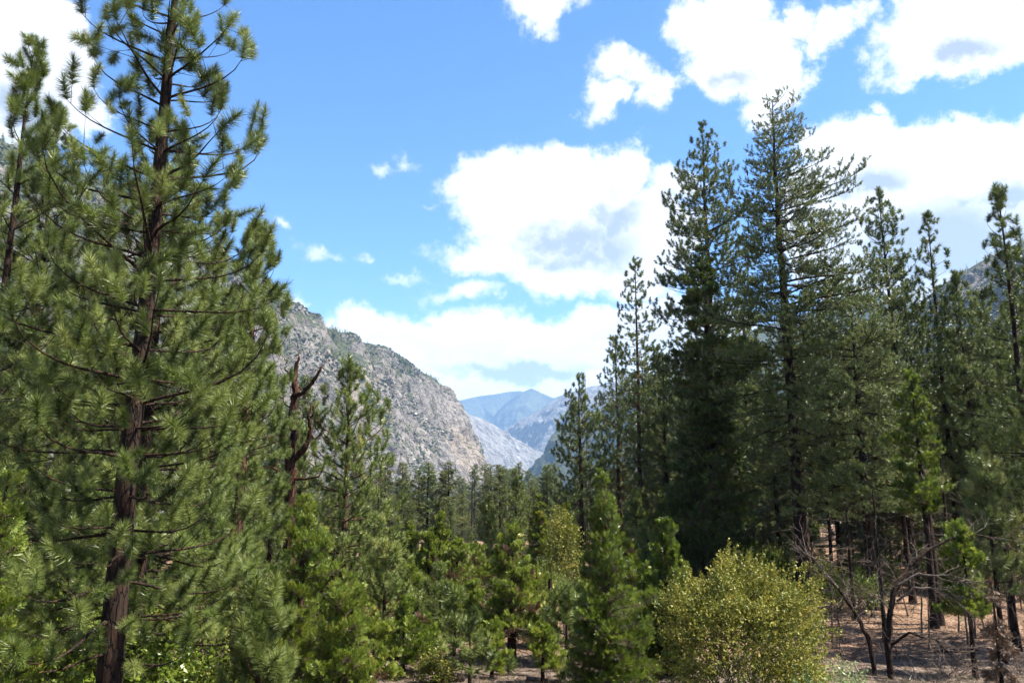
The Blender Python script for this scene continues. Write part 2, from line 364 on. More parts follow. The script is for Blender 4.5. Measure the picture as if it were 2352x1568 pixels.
ridge('far_peak', [(1090,985,9000),(1130,960,8900),(1165,925,8800),(1196,902,8700),(1222,893,8700),(1246,905,8700),(1272,914,8600),(1300,905,8600),(1400,880,8600),(1600,850,8600)], (-0.25, -0.8), M_DARKMTN, ns=170, nt=80, amp=60, seed=13, prof=0.95)
ridge('far_ridge', [(860,930,9800),(960,915,9800),(1016,915,9800),(1040,919,9800),(1062,920,9700),(1100,911,9700),(1140,906,9600),(1172,900,9600),(1198,899,9500),(1235,925,9500),(1300,960,9500)], (0.15, -0.85), M_DARKMTN, ns=170, nt=80, amp=60, seed=14, prof=0.95)
ridge('right_canyon_spur', [(1205,1120,3300),(1232,1098,3200),(1262,1068,3100),(1290,1020,3000),(1340,960,2900),(1400,930,2800),(1480,885,2700),(1600,820,2600),(1750,750,2500),(1900,702,2450),(1990,680,2400),(2120,700,2300),(2300,690,2200)], (-0.7, -0.6), M_DARKMTN, ns=230, nt=110, amp=30, seed=15, prof=1.2)
rwall, RP, Rs, Rt = ridge('right_canyon_wall', [(1990,800,1500),(2080,730,1400),(2150,690,1330),(2200,648,1280),(2250,612,1230),(2300,585,1180),(2352,556,1120),(2450,500,1050),(2650,420,980)], (-0.72, -0.55), M_CLIFF, ns=150, nt=90, amp=18, seed=16, prof=1.3, vegfun=lambda s, t: 0.14 + 0 * s)

# brush and small trees that cling to the two near walls
def blob_template(rng):
    ph = np.sort(rng.uniform(0, 2 * math.pi, 5)); top = np.array((rng.normal(0, .15), rng.normal(0, .15), 0.8))
    ring = np.stack([np.cos(ph) * rng.uniform(.6, 1.1, 5), np.sin(ph) * rng.uniform(.6, 1.1, 5), rng.uniform(0.05, .4, 5)], -1)
    return np.array([[ring[k], ring[(k + 1) % 5], top] for k in range(5)] + [[ring[k], ring[(k + 1) % 5] * 0.8 + (0, 0, -.4), ring[(k + 1) % 5]] for k in range(5)])
def cone_template(rng, n=26):
    T = []
    for k in range(n):
        z = (k + .5) / n; r = 0.22 * (1 - z) ** 0.8 + 0.02; a = rng.uniform(0, 6.28)
        o = np.array((math.cos(a), math.sin(a), 0)); sdir = np.array((-math.sin(a), math.cos(a), 0)); w = 0.13 * (1.1 - z) * rng.uniform(.7, 1.3)
        tip = o * r * rng.uniform(.8, 1.35) + (0, 0, z - 0.05); b = np.array((0, 0, z + rng.uniform(.03, .08)))
        T += [[b, tip + sdir * w, tip - sdir * w]]
    return np.array(T)
def upright(templates, pos, sc, rng, tint):
    n = len(pos); idx = rng.integers(0, len(templates), n); VV, TT = [], []
    rot = rng.uniform(0, 6.28, n); c_, s_ = np.cos(rot), np.sin(rot)
    for k, t in enumerate(templates):
        m = idx == k; tv = t.reshape(-1, 3)
        X = np.stack([tv[None, :, 0] * c_[m][:, None] - tv[None, :, 1] * s_[m][:, None], tv[None, :, 0] * s_[m][:, None] + tv[None, :, 1] * c_[m][:, None], np.repeat(tv[None, :, 2], m.sum(), 0)], -1)
        X = X * sc[m][:, None, None] + pos[m][:, None]; VV.append(X.reshape(-1, 3)); TT.append(np.repeat(tint[m], len(tv)))
    V = np.concatenate(VV); return V, np.arange(len(V)).reshape(-1, 3), np.concatenate(TT) + np.repeat(rng.normal(0, .08, len(V) // 3), 3)
rg = np.random.default_rng(77)
BLOBS = [blob_template(rg) for _ in range(5)]; CONES = [cone_template(rg) for _ in range(6)]
def scatter(Pg, n, test, rng):
    i = rng.integers(0, Pg.shape[0], n); j = rng.integers(0, Pg.shape[1], n); p = Pg[i, j]
    ok = test(i / Pg.shape[0], j / Pg.shape[1], p); return p[ok]
for nm, Pg, cnt, lim in (('canyon_wall_brush', WP, 26000, 0.02), ('right_wall_brush', RP, 6000, -0.1)):
    p = scatter(Pg, cnt, lambda s, t, p: (fbm(p / 70.0, 4, 51) + 0.55 * (0.52 - s) + 0.25 * (0.45 - t) > lim) & (t > 0.1), rg)
    V, T, ti = upright(BLOBS, p, rg.uniform(1.5, 4.2, len(p)), rg, rg.uniform(0, 1, len(p)))
    tag(link(nm, mesh(nm, V, T, M_SHRUB, ti)), 'dark green brush scattered over the granite canyon wall' if 'canyon' in nm else 'dark brush on the far slope at right', 'brush', kind='stuff')
pc = np.concatenate([scatter(WP, 6000, lambda s, t, p: (t > 0.13) & (fbm(p / 80.0, 3, 61) + np.maximum(0.55 * (t - 0.75), 0.3 * (.5 - s)) > 0.12), rg),
                     scatter(WP, 500, lambda s, t, p: (t > 0.12) & (t < 0.20) & (s < 0.75), rg),
                     scatter(RP, 900, lambda s, t, p: (t > 0.12) & (fbm(p / 60.0, 3, 62) > -0.1), rg)])
V, T, ti = upright(CONES, pc - (0, 0, 1.0), rg.uniform(7, 15, len(pc)), rg, rg.uniform(0, .8, len(pc)))
tag(link('slope_conifers', mesh('slope_conifers', V, T, M_FAR, ti)), 'tiny dark conifers dotted over the canyon slopes', 'trees', kind='stuff')

# far valley forest that reads as one mass
yy = rg.uniform(430, 2300, 2600) ** 1.0; uu = rg.uniform(560, 1650, 2600); xx = (uu - 1176) / FPX * yy
p = np.stack([xx, yy, gz(xx, yy) - 0.5], -1)
V, T, ti = upright(CONES, p, rg.uniform(11, 23, len(p)), rg, rg.uniform(0, .9, len(p)))
tag(link('far_valley_forest', mesh('far_valley_forest', V, T, M_FAR, ti)), 'far conifer forest filling the valley floor below the mountains', 'forest', kind='stuff')

# ------------------------------------------------------------------ the air
def haze():
    x0, x1, y0, y1, z0, z1 = -7300, 7300, -100, 12000, -70, 1450
    V = [(x, y, z) for x in (x0, x1) for y in (y0, y1) for z in (z0, z1)]
    Q = [(0, 1, 3, 2), (4, 6, 7, 5), (0, 4, 5, 1), (2, 3, 7, 6), (0, 2, 6, 4), (1, 5, 7, 3)]
    m, N = material('haze'); v = N.new('ShaderNodeVolumePrincipled')
    v.inputs['Color'].default_value = (0.34, 0.60, 1.0, 1); v.inputs['Density'].default_value = 6.0e-5; v.inputs['Anisotropy'].default_value = 0.1
    o = N.new('ShaderNodeOutputMaterial'); N.put(o.inputs['Volume'], v.outputs[0])
    tag(link('haze', mesh('haze', V, Q, m, quads=True)), 'pale blue haze between the camera and the mountains', 'haze', kind='stuff')
haze()

# ------------------------------------------------------------------ foliage templates
def brush_template(rng, n, L, nl, w):
    """bottle brush of pine needles round a twig end, axis +Z"""
    z = rng.uniform(0, 1, n); th = rng.uniform(0, 6.28, n)
    ang = np.radians(np.interp(z, [0, .6, .9, 1], [80, 68, 42, 12]) + rng.normal(0, 11, n))
    d = np.stack([np.sin(ang) * np.cos(th), np.sin(ang) * np.sin(th), np.cos(ang)], -1)
    b = np.stack([.18 * L * z ** 2, 0 * z, z * L], -1); s = unit(np.cross(d, rng.normal(size=(n, 3)))) * w / 2
    tip = b + d * (nl * np.interp(z, [0, .25, 1], [.72, 1, 1]) * rng.uniform(.8, 1.12, n))[:, None]
    return np.stack([b - s, b + s, tip], 1)
def spray_template(rng, n, L, w):
    """flat fan of cedar twigs, axis +Z, spread in X"""
    T = []
    for k in range(n):
        f = (k + .5) / n; sd = 1 if k % 2 else -1; z = L * f * 0.85
        l = L * 0.45 * (1.05 - f) * rng.uniform(.7, 1.3) + 0.1 * L; a = R(rng.uniform(28, 55)) * sd
        d = np.array((math.sin(a), rng.normal(0, .22), math.cos(a))); d /= np.linalg.norm(d)
        b = np.array((0, 0, z)); s = np.cross(d, unit(np.array((rng.normal(0, .35), 1, 0)))) * w * rng.uniform(.7, 1.3)
        T.append([b - d * .2 * l, b + d * l * .6 + s, b + d * l])
        T.append([b - d * .2 * l, b + d * l, b + d * l * .6 - s])
    return np.array(T)
def leaf_template(rng, n, L, ll, w):
    T = []
    for k in range(n):
        b = np.array((0, 0, L * (k + .5) / n)); d = unit(rng.normal(size=3) + (0, 0, .5)); s = unit(np.cross(d, rng.normal(size=3))) * w / 2
        m = b + d * ll * .5 + unit(rng.normal(size=3)) * 0.006
        T += [[b, m + s, b + d * ll], [b, b + d * ll, m - s]]
    return np.array(T)

# ------------------------------------------------------------------ tree builders
def trunk_line(H, lean, rng, n=14, wob=0.012):
    z = np.linspace(0, H, n); off = np.cumsum(rng.normal(0, wob * H / n * 1.6, (n, 2)), 0); off -= off[-1] * (z / H)[:, None]
    return np.stack([off[:, 0] + lean[0] * z, off[:, 1] + lean[1] * z, z], -1)
def trunk_obj(tree, line, r0, mat, sides=12, sink=0.6, flare=1.35):
    H = line[-1, 2]; z = line[:, 2] / H
    zz = np.concatenate([[0, 0.015, 0.04], np.linspace(0.09, 1, 22)]) * H
    pts = np.stack([np.interp(zz, line[:, 2], line[:, k]) for k in range(3)], -1); q = zz / H
    rad = r0 * (np.clip(1 - q, 0, 1) ** 0.85) + 0.012
    rad[:3] *= (flare, (1 + flare) / 2, 1.06); pts[0, 2] -= sink
    V, T = tube(pts, rad, sides)
    jit = vnoise(V * np.array((5, 5, 1.3)) + 3, 3)[:, None] * 0.055 * r0
    c = np.stack([np.interp(V[:, 2], line[:, 2], line[:, k]) for k in range(2)], -1)
    V[:, :2] += unit(V[:, :2] - c) * jit
    return link('trunk', mesh('trunk', V, T, mat, smooth=True), tree)

COUNT = {}
def grow(P0, d0, L, r, depth, rng, out, droop=0.0, wig=.16, kids=(3, 5), spread=.75):
    n = 7; d = np.array(d0, float); P_ = [np.array(P0, float)]
    for k in range(n - 1):
        d = unit(d + rng.normal(0, wig, 3) + np.array((0, 0, -droop))); P_.append(P_[-1] + d * L / (n - 1))
    P_ = np.array(P_); out.append(tube(P_, r * (1 - .7 * np.linspace(0, 1, n)), 5 if r > .012 else 3))
    if depth:
        for k in range(rng.integers(kids[0], kids[1] + 1)):
            i = rng.integers(2, n); dd = unit(P_[i] - P_[i - 1]); side = unit(np.cross(dd, rng.normal(size=3)))
            grow(P_[i], unit(dd + side * spread * rng.uniform(.6, 1.3)), L * rng.uniform(.35, .65), r * .5, depth - 1, rng, out, droop, wig, kids, spread)
    return P_

# ---- bough library: a few hundred boughs share these meshes
def two_mat(name, wood, leafs, mats):
    """one mesh, wood in slot 0 and foliage in slot 1"""
    V1, T1 = wood; V2, T2, ti = leafs; V = np.concatenate([V1, V2]); T = np.concatenate([T1, T2 + len(V1)])
    me = mesh(name, V, T, mats[0], np.concatenate([np.full(len(V1), .5), np.clip(ti, 0, 1)])); me.materials.append(mats[1])
    idx = np.zeros(len(T), np.int32); idx[len(T1):] = 1; me.polygons.foreach_set('material_index', idx); me.update(); return me
SPEC = {  # tuft length, needle length, needles, width, twig spacing, twig reach, upcurl in degrees, sides
    'near': dict(tuft=(.36, .195), n=400, w=.0085, tsp=.42, tw=.36, curl=58, up=1.0, lens=(.35, .7, 1.1, 1.6, 2.2, 2.9), px=.02),
    'mid': dict(tuft=(.36, .19), n=170, w=.018, tsp=.37, tw=.36, curl=48, up=.9, lens=(.35, .7, 1.1, 1.6, 2.2, 3.0), px=.045),
    'tall': dict(tuft=(.36, .20), n=96, w=.030, tsp=.34, tw=.38, curl=40, up=.8, lens=(.4, .8, 1.3, 2.0, 2.8, 3.6), px=.07),
    'sugar': dict(tuft=(.24, .115), n=56, w=.023, tsp=.175, tw=.32, curl=16, up=.55, lens=(.4, .9, 1.5, 2.3, 3.2, 4.3), px=.055),
    'soft': dict(tuft=(.26, .13), n=130, w=.009, tsp=.22, tw=.34, curl=18, up=.4, lens=(.4, .8, 1.3, 1.9, 2.4), px=.02)}
LIB = {}
def bough_mesh(spec, L, rng, mats):
    s = SPEC[spec]; n = 8; f = np.linspace(0, 1, n)
    el = R(-4) - R(10) * np.sin(f * math.pi) * min(1, L / 1.5) + R(s['curl']) * f ** 2.2 * rng.uniform(.6, 1.3); az_ = np.cumsum(rng.normal(0, .07, n)); az_ -= az_.mean()
    d = np.stack([np.cos(el) * np.cos(az_), np.cos(el) * np.sin(az_), np.sin(el)], -1)
    P_ = np.concatenate([[np.zeros(3)], np.cumsum(d[:-1] * L / (n - 1), 0)]); rb = .009 + .0105 * L
    wood = [tube(P_, rb * (1 - .8 * f), 5)]; pos, axs, c0, c1 = [P_[-1:]], [unit(d[-1:] + (0, 0, .4))], [], []
    k = max(2, int(L * .86 / s['tsp'])); ff = np.linspace(.16, .97, k) + rng.normal(0, .02, k)
    for q, fr in enumerate(ff):
        fr = float(np.clip(fr, .1, 1)); b = np.array([np.interp(fr, f, P_[:, c]) for c in range(3)]); tn = unit(np.array([np.interp(fr, f, d[:, c]) for c in range(3)]))
        lat = unit(np.cross(tn, (0, 0, 1.0))) * (1 if q % 2 else -1); up = rng.uniform(-.25, .8)
        tl = (s['tw'] * L * (.30 + .9 * math.sin(min(1, fr * 1.02) * math.pi * .86 + .12)) * rng.uniform(.55, 1.15)) * (1.0 if fr < .8 else .75); tl = min(max(tl, .08), 1.15)
        td = unit(tn * rng.uniform(.45, 1.0) + lat + np.array((0, 0, up))); e = b + td * tl + np.array((0, 0, .12 * tl)); c0.append(b); c1.append(e)
        m = max(1, int(round(tl / s['tsp'] * .85))); g = np.linspace(1, .34, m) if m > 1 else np.array([1.0])
        pp = b + (e - b) * g[:, None]; side = np.where(np.arange(m) % 2, 1, -1)[:, None] * unit(np.cross(td, (0, 0, 1.0)))[None]
        ax = unit(td[None] * rng.uniform(.7, 1.1, (m, 1)) + side * (rng.uniform(.3, .9, (m, 1)) * (np.arange(m) > 0)[:, None]) + rng.normal(0, .2, (m, 3)) + np.array((0, 0, s['up'])))
        off = np.where(np.arange(m) > 0, .5 * s['tsp'], 0)[:, None]; pos.append(pp + ax * off); axs.append(ax)
        for a, z_ in zip(pp[1:], (pp + ax * off)[1:]): c0.append(a); c1.append(z_)
    wood.append(sticks(np.array(c0), np.array(c1), .0035 + .0016 * L + s['px'] * .04, .0022 + s['px'] * .04))
    pos, axs = np.concatenate(pos), np.concatenate(axs); tm = [brush_template(rng, s['n'], s['tuft'][0], s['tuft'][1], s['w']) for _ in range(4)]
    lf = place(tm, pos, axs, rng.uniform(.78, 1.15, len(pos)), rng, rng.normal(.42, .15, len(pos)))
    return two_mat('bough', cat(wood), lf, mats)
def library(spec, mats):
    key = (spec, mats[0].name, mats[1].name)
    if key not in LIB:
        rng = np.random.default_rng(len(LIB) + 400); LIB[key] = [(L, [bough_mesh(spec, L, rng, mats) for _ in range(3)]) for L in SPEC[spec]['lens']]
    return LIB[key]
def hang(lib, parent, p, az, el, L, rng, tint, name='bough', roll=.25):
    i = int(np.argmin([abs(math.log(L / l)) for l, _ in lib])); l, ms = lib[i]; o = link(name, ms[rng.integers(0, len(ms))], parent, p)
    o.rotation_euler = (rng.normal(0, roll), -el, az); k = L / l; o.scale = (k, k * rng.uniform(.9, 1.15), k); o.color = (1 + tint, 1, 1, 1); return o
DEAD = {}
def dead_library(mat, droop=.05):
    key = (mat.name, droop)
    if key not in DEAD:
        rng = np.random.default_rng(len(DEAD) + 60); ms = []
        for q in range(8):
            out = []; grow((0, 0, 0), (1, 0, 0), 1.0, .016, 2 if q % 2 else 1, rng, out, droop, .15, (3, 5), .75); V, T = cat(out); ms.append(mesh('dead_branch', V, T, mat))
        DEAD[key] = [(1.0, ms)]
    return DEAD[key]

def pine(name, label, x, y, ztop, r0, crown, prof, spec=None, seed=1, group=None, spacing=0.5, nb=(4, 6), e=(58, 5), mat=None, wood=None, dead=0, cones=0, lean=(0, 0), tint=0.0, dropout=0.0, reach=None, cat_='tree', nside=.08):
    """whorled pine. crown = height of the lowest live whorl, prof = [(0 at top .. 1 at crown base, reach in m)]"""
    rng = np.random.default_rng(seed); zb = float(gz(x, y)); H = ztop - zb; leafm = mat or M_PINE; wd = wood or M_BARK; spec = spec or ('near' if y < 27 else 'mid' if y < 37 else 'tall'); r0 *= .86; spacing *= .86
    tree = thing(name, label, cat_, (x, y, zb), group); line = trunk_line(H, lean, rng); tr = trunk_obj(tree, line, r0, wd)
    def axis_at(z): return np.array([np.interp(z, line[:, 2], line[:, k]) for k in range(3)])
    lib = library(spec, (wd, leafm)); s = SPEC[spec]
    # the leader with its brush of needles is the crown; the boughs hang from it
    zz = np.arange(H - .3, H - 1.1, -.3); pp = np.array([axis_at(z) for z in zz]); ax = unit(np.tile((0, 0, 1.0), (len(zz), 1)) + rng.normal(0, .3, (len(zz), 3)))
    tm = [brush_template(rng, s['n'], s['tuft'][0], s['tuft'][1], s['w']) for _ in range(3)]; V, T, ti = place(tm, pp, ax, rng.uniform(.55, .8, len(pp)), rng, rng.normal(.42, .12, len(pp)))
    cr = link('crown', mesh('crown', V, T, leafm, np.clip(ti, 0, 1)), tree); cr.color = (1 + tint, 1, 1, 1)
    pt = np.array(prof, float); z = H - .25 * spacing; ph0 = rng.uniform(0, 6.28); tips = []
    while z > crown:
        t = (H - z) / (H - crown); Rr = np.interp(t, pt[:, 0], pt[:, 1]); m = rng.integers(nb[0], nb[1] + 1) if t > .12 else 3; ph0 += .7
        for b in range(m):
            if rng.random() < dropout: continue
            ph = ph0 + 2 * math.pi * b / m + rng.normal(0, .25); L = Rr * rng.uniform(.6, 1.15) * (reach(ph, t) if reach else 1)
            el = R(np.interp(t, [0, .25, 1], [e[0], (e[0] + e[1]) / 2 + 4, e[1]]) + rng.normal(0, 7)); L = max(L / max(.55, math.cos(el)), .25)
            p = axis_at(min(z + rng.normal(0, .12 * spacing), H)); hang(lib, cr, p, ph, el, L, rng, tint + rng.normal(0, .05))
            tips.append(p + np.array((math.cos(ph) * math.cos(el), math.sin(ph) * math.cos(el), math.sin(el))) * L)
        z -= spacing * rng.uniform(.7, 1.3) * (1 if t > .12 else 1.1)
    dl = dead_library(M_TWIG if seed % 2 else M_GREY)
    for k in range(dead):
        z = rng.uniform(max(.6, crown * .12) if y > 16 else 3.0, max(1.2, crown * 1.25) if y > 16 else 6.0); hang(dl, tr, axis_at(z), rng.uniform(0, 6.28), R(rng.uniform(-28, 14)), rng.uniform(.6, 2.2) * min(1.3, H / 16), rng, 0, 'dead_branch', 2)
    if cones:
        tp = np.array(tips); tp = tp[tp[:, 2] > H * .5]
        for i in rng.choice(len(tp), cones): cone_obj(tree, tp[i] - (0, 0, .12), rng)
    return tree
CONE_ME = []
def cone_obj(tree, p, rng):
    if not CONE_ME:
        rr = np.interp(np.linspace(0, 1, 12), [0, .15, .5, .85, 1], [.008, .035, .042, .028, .006]); rr[1::2] *= 1.25
        V, T = tube(np.stack([np.zeros(12), np.zeros(12), -np.linspace(0, .36, 12)], -1), rr, 9); CONE_ME.append(mesh('pine_cone', V, T, M_CONE))
    link('pine_cone', CONE_ME[0], tree, p)

def cedar_bough(L, ss, w, rng, mats, droop):
    n = 6; f = np.linspace(0, 1, n); el = -R(14) * np.sin(f * math.pi) * min(1, L) + R(24) * f ** 2 - R(droop) * f; az_ = np.cumsum(rng.normal(0, .09, n)); az_ -= az_.mean()
    d = np.stack([np.cos(el) * np.cos(az_), np.cos(el) * np.sin(az_), np.sin(el)], -1); P_ = np.concatenate([[np.zeros(3)], np.cumsum(d[:-1] * L / (n - 1), 0)])
    k = int(10 + 26 * L / ss * .42); ff = 1 - rng.random(k) ** 1.35 * .85; ff[:3] = 1
    bp = np.stack([np.interp(ff, f, P_[:, c]) for c in range(3)], -1); tn = np.stack([np.interp(ff, f, d[:, c]) for c in range(3)], -1)
    wd = L * .26 * np.sin(np.clip(ff, 0, 1) * 2.5 + .35) + ss * .25; lat = np.cross(tn, (0, 0, 1.0)); o = rng.uniform(-1, 1, k)
    e = bp + lat * (o * wd)[:, None] + tn * (np.abs(o) * wd * .5)[:, None] + np.stack([0 * o, 0 * o, rng.normal(0, .22, k) * wd - .08 * L * o ** 2 + .05 * L], -1)
    ax = unit(tn * .7 + lat * (o * .8)[:, None] + rng.normal(0, .35, (k, 3)) + (0, 0, .75 - droop * .03))
    tm = [spray_template(rng, 11, ss, w) for _ in range(5)]; lf = place(tm, e, ax, rng.uniform(.7, 1.25, k), rng, rng.normal(.42, .17, k))
    return two_mat('bough', cat([tube(P_, (.006 + .009 * L) * (1 - .8 * f), 4), sticks(bp, e, .004, .002)]), lf, mats)
CLIB = {}
def cedar(name, label, x, y, ztop, r0, half, seed=1, group=None, skirt=0.0, dens=1.0, mat=None, tint=0.0, shape=0.8, wood=None, up=24, brown=0.0, lump=0.34, dead=0, droop=0, lod=None):
    """incense cedar: a rough cone of flat sprays; half = reach at the base, skirt = height where foliage starts"""
    rng = np.random.default_rng(seed); zb = float(gz(x, y)); H = ztop - zb; leafm = mat or M_CEDAR; lod = (0 if y < 24 else 1 if y < 42 else 2) if lod is None else lod
    tree = thing(name, label, 'tree', (x, y, zb), group); line = trunk_line(H, (0, 0), rng); tr = trunk_obj(tree, line, r0, wood or M_BARK)
    def lib(m):
        key = (m.name, droop, lod)
        if key not in CLIB:
            r2 = np.random.default_rng(len(CLIB) + 800); ss, w = ((.17, .0075), (.21, .014), (.28, .026))[lod]; CLIB[key] = [(l, [cedar_bough(l, ss, w, r2, (M_TWIG, m), droop) for _ in range(4)]) for l in (.3, .55, .9, 1.4, 2.1, 3.0)]
        return CLIB[key]
    la, lbn = lib(leafm), lib(M_BROWNN)
    tm = [spray_template(rng, 8, .2, .014 * (1 + lod)) for _ in range(4)]; zz = rng.uniform(H - .9, H, 40); pp = np.stack([np.interp(zz, line[:, 2], line[:, c]) for c in range(3)], -1) + rng.normal(0, .05, (40, 3)) * (H - zz + .1)[:, None]
    V, T, ti = place(tm, pp, unit(rng.normal(0, .4, (40, 3)) + (0, 0, 1)), rng.uniform(.5, .9, 40), rng, rng.normal(.45, .15, 40)); cr = link('crown', mesh('crown', V, T, leafm, np.clip(ti, 0, 1)), tree); cr.color = (1 + tint, 1, 1, 1)
    n = int(min(298, (H - skirt) * 24 * dens * (.75 + half * .22)))
    for b in range(n):
        q = (1 - math.sqrt(rng.random())) if rng.random() < .7 else rng.random() ; q = min(q, .985); z = skirt + (H - skirt) * q
        Rr = half * (1 - q) ** shape * (.88 + .12 * math.cos(q * 9 + seed)) + .12; ph = rng.uniform(0, 6.28)
        lm = 1 + lump * 1.7 * float(fbm(np.array([math.cos(ph) * 1.3, math.sin(ph) * 1.3, z * .9 + seed * 7.1]), 2, seed)); L = max(.2, Rr * lm * rng.uniform(.62, 1.08))
        el = R(up * (.4 + 1.3 * q) + rng.normal(0, 9)); p = [float(np.interp(z, line[:, 2], line[:, c])) for c in range(3)]
        hang(lbn if rng.random() < brown * (1.25 - q) ** 2 else la, cr, p, ph, el, L, rng, tint + rng.normal(0, .07))
    dl = dead_library(M_GREY)
    for k in range(dead):
        z = rng.uniform(.3, max(.6, skirt * 1.5)); hang(dl, tr, [float(np.interp(z, line[:, 2], line[:, c])) for c in range(3)], rng.uniform(0, 6.28), R(rng.uniform(-35, 10)), rng.uniform(.4, 1.3), rng, 0, 'dead_branch', 2)
    return tree

def bush(name, label, x, y, rx, rz, z0, n, mat, seed=1, group=None, leafsize=0.05, tint=(0.5, .2), stems=14, spiky=0.25, wood=None, cat_='bush', ry=None):
    rng = np.random.default_rng(seed); zb = float(gz(x, y)); t = thing(name, label, cat_, (x, y, zb), group); ry = ry or rx
    v = unit(rng.normal(size=(n, 3))); v[:, 2] = np.where(v[:, 2] < -.45, -v[:, 2], v[:, 2])
    lump = 1 + spiky * fbm(v * 2.6 + seed, 3, seed) * 1.6 + 0.16 * fbm(v * 9 + seed, 2, seed + 4)
    keepq = fbm(v * 4.2 + seed * 3, 2, seed + 8) + rng.normal(0, .12, n) > -.16; v = v[keepq]; lump = lump[keepq]; n = len(v)
    rr = (1 - rng.random(n) ** 2.0 * .62) * lump + np.where(rng.random(n) < .05, rng.uniform(0, .12, n), 0)
    p = v * rr[:, None] * (rx, ry, rz) + (0, 0, z0); p[:, 2] = np.maximum(p[:, 2], rng.uniform(.02, .3, n))
    tm = [leaf_template(rng, 9, leafsize * 4.5, leafsize, leafsize * .62) for _ in range(7)]
    V, T, ti = place(tm, p, unit(v + rng.normal(0, .5, v.shape) + (0, 0, .4)), rng.uniform(.5, 1.45, n), rng, rng.normal(tint[0], tint[1] * .7, n) + .3 * fbm(p * 2.2, 2, seed + 2))
    tag(link('foliage', mesh('foliage', V, T, mat, np.clip(ti, 0, 1)), t), kind='stuff')
    for k in range(stems):
        tgt = p[rng.integers(0, n)] * .9; b = rng.normal(0, .12, 3) * (1, 1, 0) - (0, 0, .15); f = np.linspace(0, 1, 6)[:, None]
        P_ = b + (tgt - b) * f + np.array((0, 0, .25)) * np.sin(f * 3.14) + rng.normal(0, .05, (6, 3)) * (f > 0)
        V, T = tube(P_, .028 * (1 - .8 * f[:, 0]), 5)
        j = rng.integers(2, 6, 8); V2, T2 = sticks(P_[j], P_[j] + unit(v[rng.integers(0, n, 8)] + (0, 0, .5)) * rng.uniform(.2, .7, (8, 1)) , .008, .003)
        V, T = cat([(V, T), (V2, T2)]); link('stem', mesh('stem', V, T, wood or M_TWIG), t)
    COUNT[name] = COUNT.get(name, 0) + len(T); return t

def px_m(px, Y): return px / FPX * Y
def pos(u, v, Y):                       # where a tree stands, from its top in the picture and its distance
    p = at(u, v, Y); return float(p[0]), float(Y), float(p[2])

# ================================================================== the trees near the camera, left side
x, y, _ = pos(312, 784, 15)
pine('ponderosa_pine', 'tall ponderosa pine in the left foreground, its top cut off by the frame', x, y, 18.6, .26, 2.2, [(0, .3), (.12, .8), (.3, 1.55), (.45, 2.1), (.7, 2.5), (1, 2.3)],
     seed=4, spacing=.62, nb=(3, 5), e=(58, -4), dead=0, lean=(0.014, 0), tint=-0.03, wood=M_DARKBARK)
x, y, z = pos(400, 330, 19.5)
pine('ponderosa_pine', 'bushy ponderosa pine just behind the tall left foreground pine', x, y, z, .24, 1.4, [(0, .3), (.25, 1.6), (.55, 2.8), (1, 3.1)], seed=12, spacing=.55, nb=(4, 6), e=(50, -6),
     dead=22, wood=M_DARKBARK, lean=(-.012, 0))
x, y, z = pos(76, 128, 20)
pine('ponderosa_pine', 'slender pine near the left edge with its thin tip against the cloud', x, y, z, .2, 4.5, [(0, .2), (.15, .42), (.3, .95), (.7, 1.9), (1, 2.0)], seed=21, spacing=.66, nb=(2, 4), e=(58, 5),
     dead=14, wood=M_DARKBARK)
x, y, z = pos(132, 285, 25)
pine('ponderosa_pine', 'pine behind the slender left edge pine, its tip beside the hillside', x, y, z, .2, 3.0, [(0, .25), (.2, 1.2), (.5, 2.0), (1, 2.4)], seed=33, spacing=.5, nb=(4, 5), e=(55, 5), dead=12, wood=M_DARKBARK)
x, y, z = pos(-75, 480, 14.5)
pine('long_needled_pine', 'pale soft pine leaning in at the left edge with bare silvery twigs', x, y, z, .16, 2.6, [(0, .3), (.4, 1.3), (.8, 1.7), (1, 1.6)], seed=41, spec='soft', spacing=.5, nb=(4, 6), e=(40, -4), dead=10, wood=M_TWIG, tint=0.15)
x, y, z = pos(590, 545, 24)
pine('ponderosa_pine', 'dense pine filling the right flank of the left grove beside the snag', x, y, z, .22, 1.6, [(0, .3), (.2, .9), (.45, 1.3), (1, 1.7)], seed=52, spacing=.46, nb=(5, 6), e=(50, 0), dead=8)
x, y, z = pos(230, 560, 30)
pine('ponderosa_pine', 'pine seen through the branches of the left foreground pine', x, y, z, .2, 1.8, [(0, .3), (.3, 1.5), (.6, 2.3), (1, 2.6)], seed=58, spacing=.5, nb=(5, 6), e=(50, 0), dead=12, wood=M_DARKBARK)
x, y, z = pos(490, 640, 31)
pine('ponderosa_pine', 'pine hidden between the two large left pines and the snag', x, y, z, .2, 1.6, [(0, .3), (.3, 1.3), (.6, 2.2), (1, 2.6)], seed=59, spacing=.5, nb=(5, 6), e=(50, 0), dead=10, wood=M_DARKBARK)
x, y, z = pos(20, 620, 31)
pine('ponderosa_pine', 'shaded pine at the far left behind the silvery twigs', x, y, z, .2, 1.6, [(0, .3), (.3, 1.5), (.6, 2.3), (1, 2.8)], seed=60, spacing=.5, nb=(5, 6), e=(50, 0), dead=12, wood=M_DARKBARK)

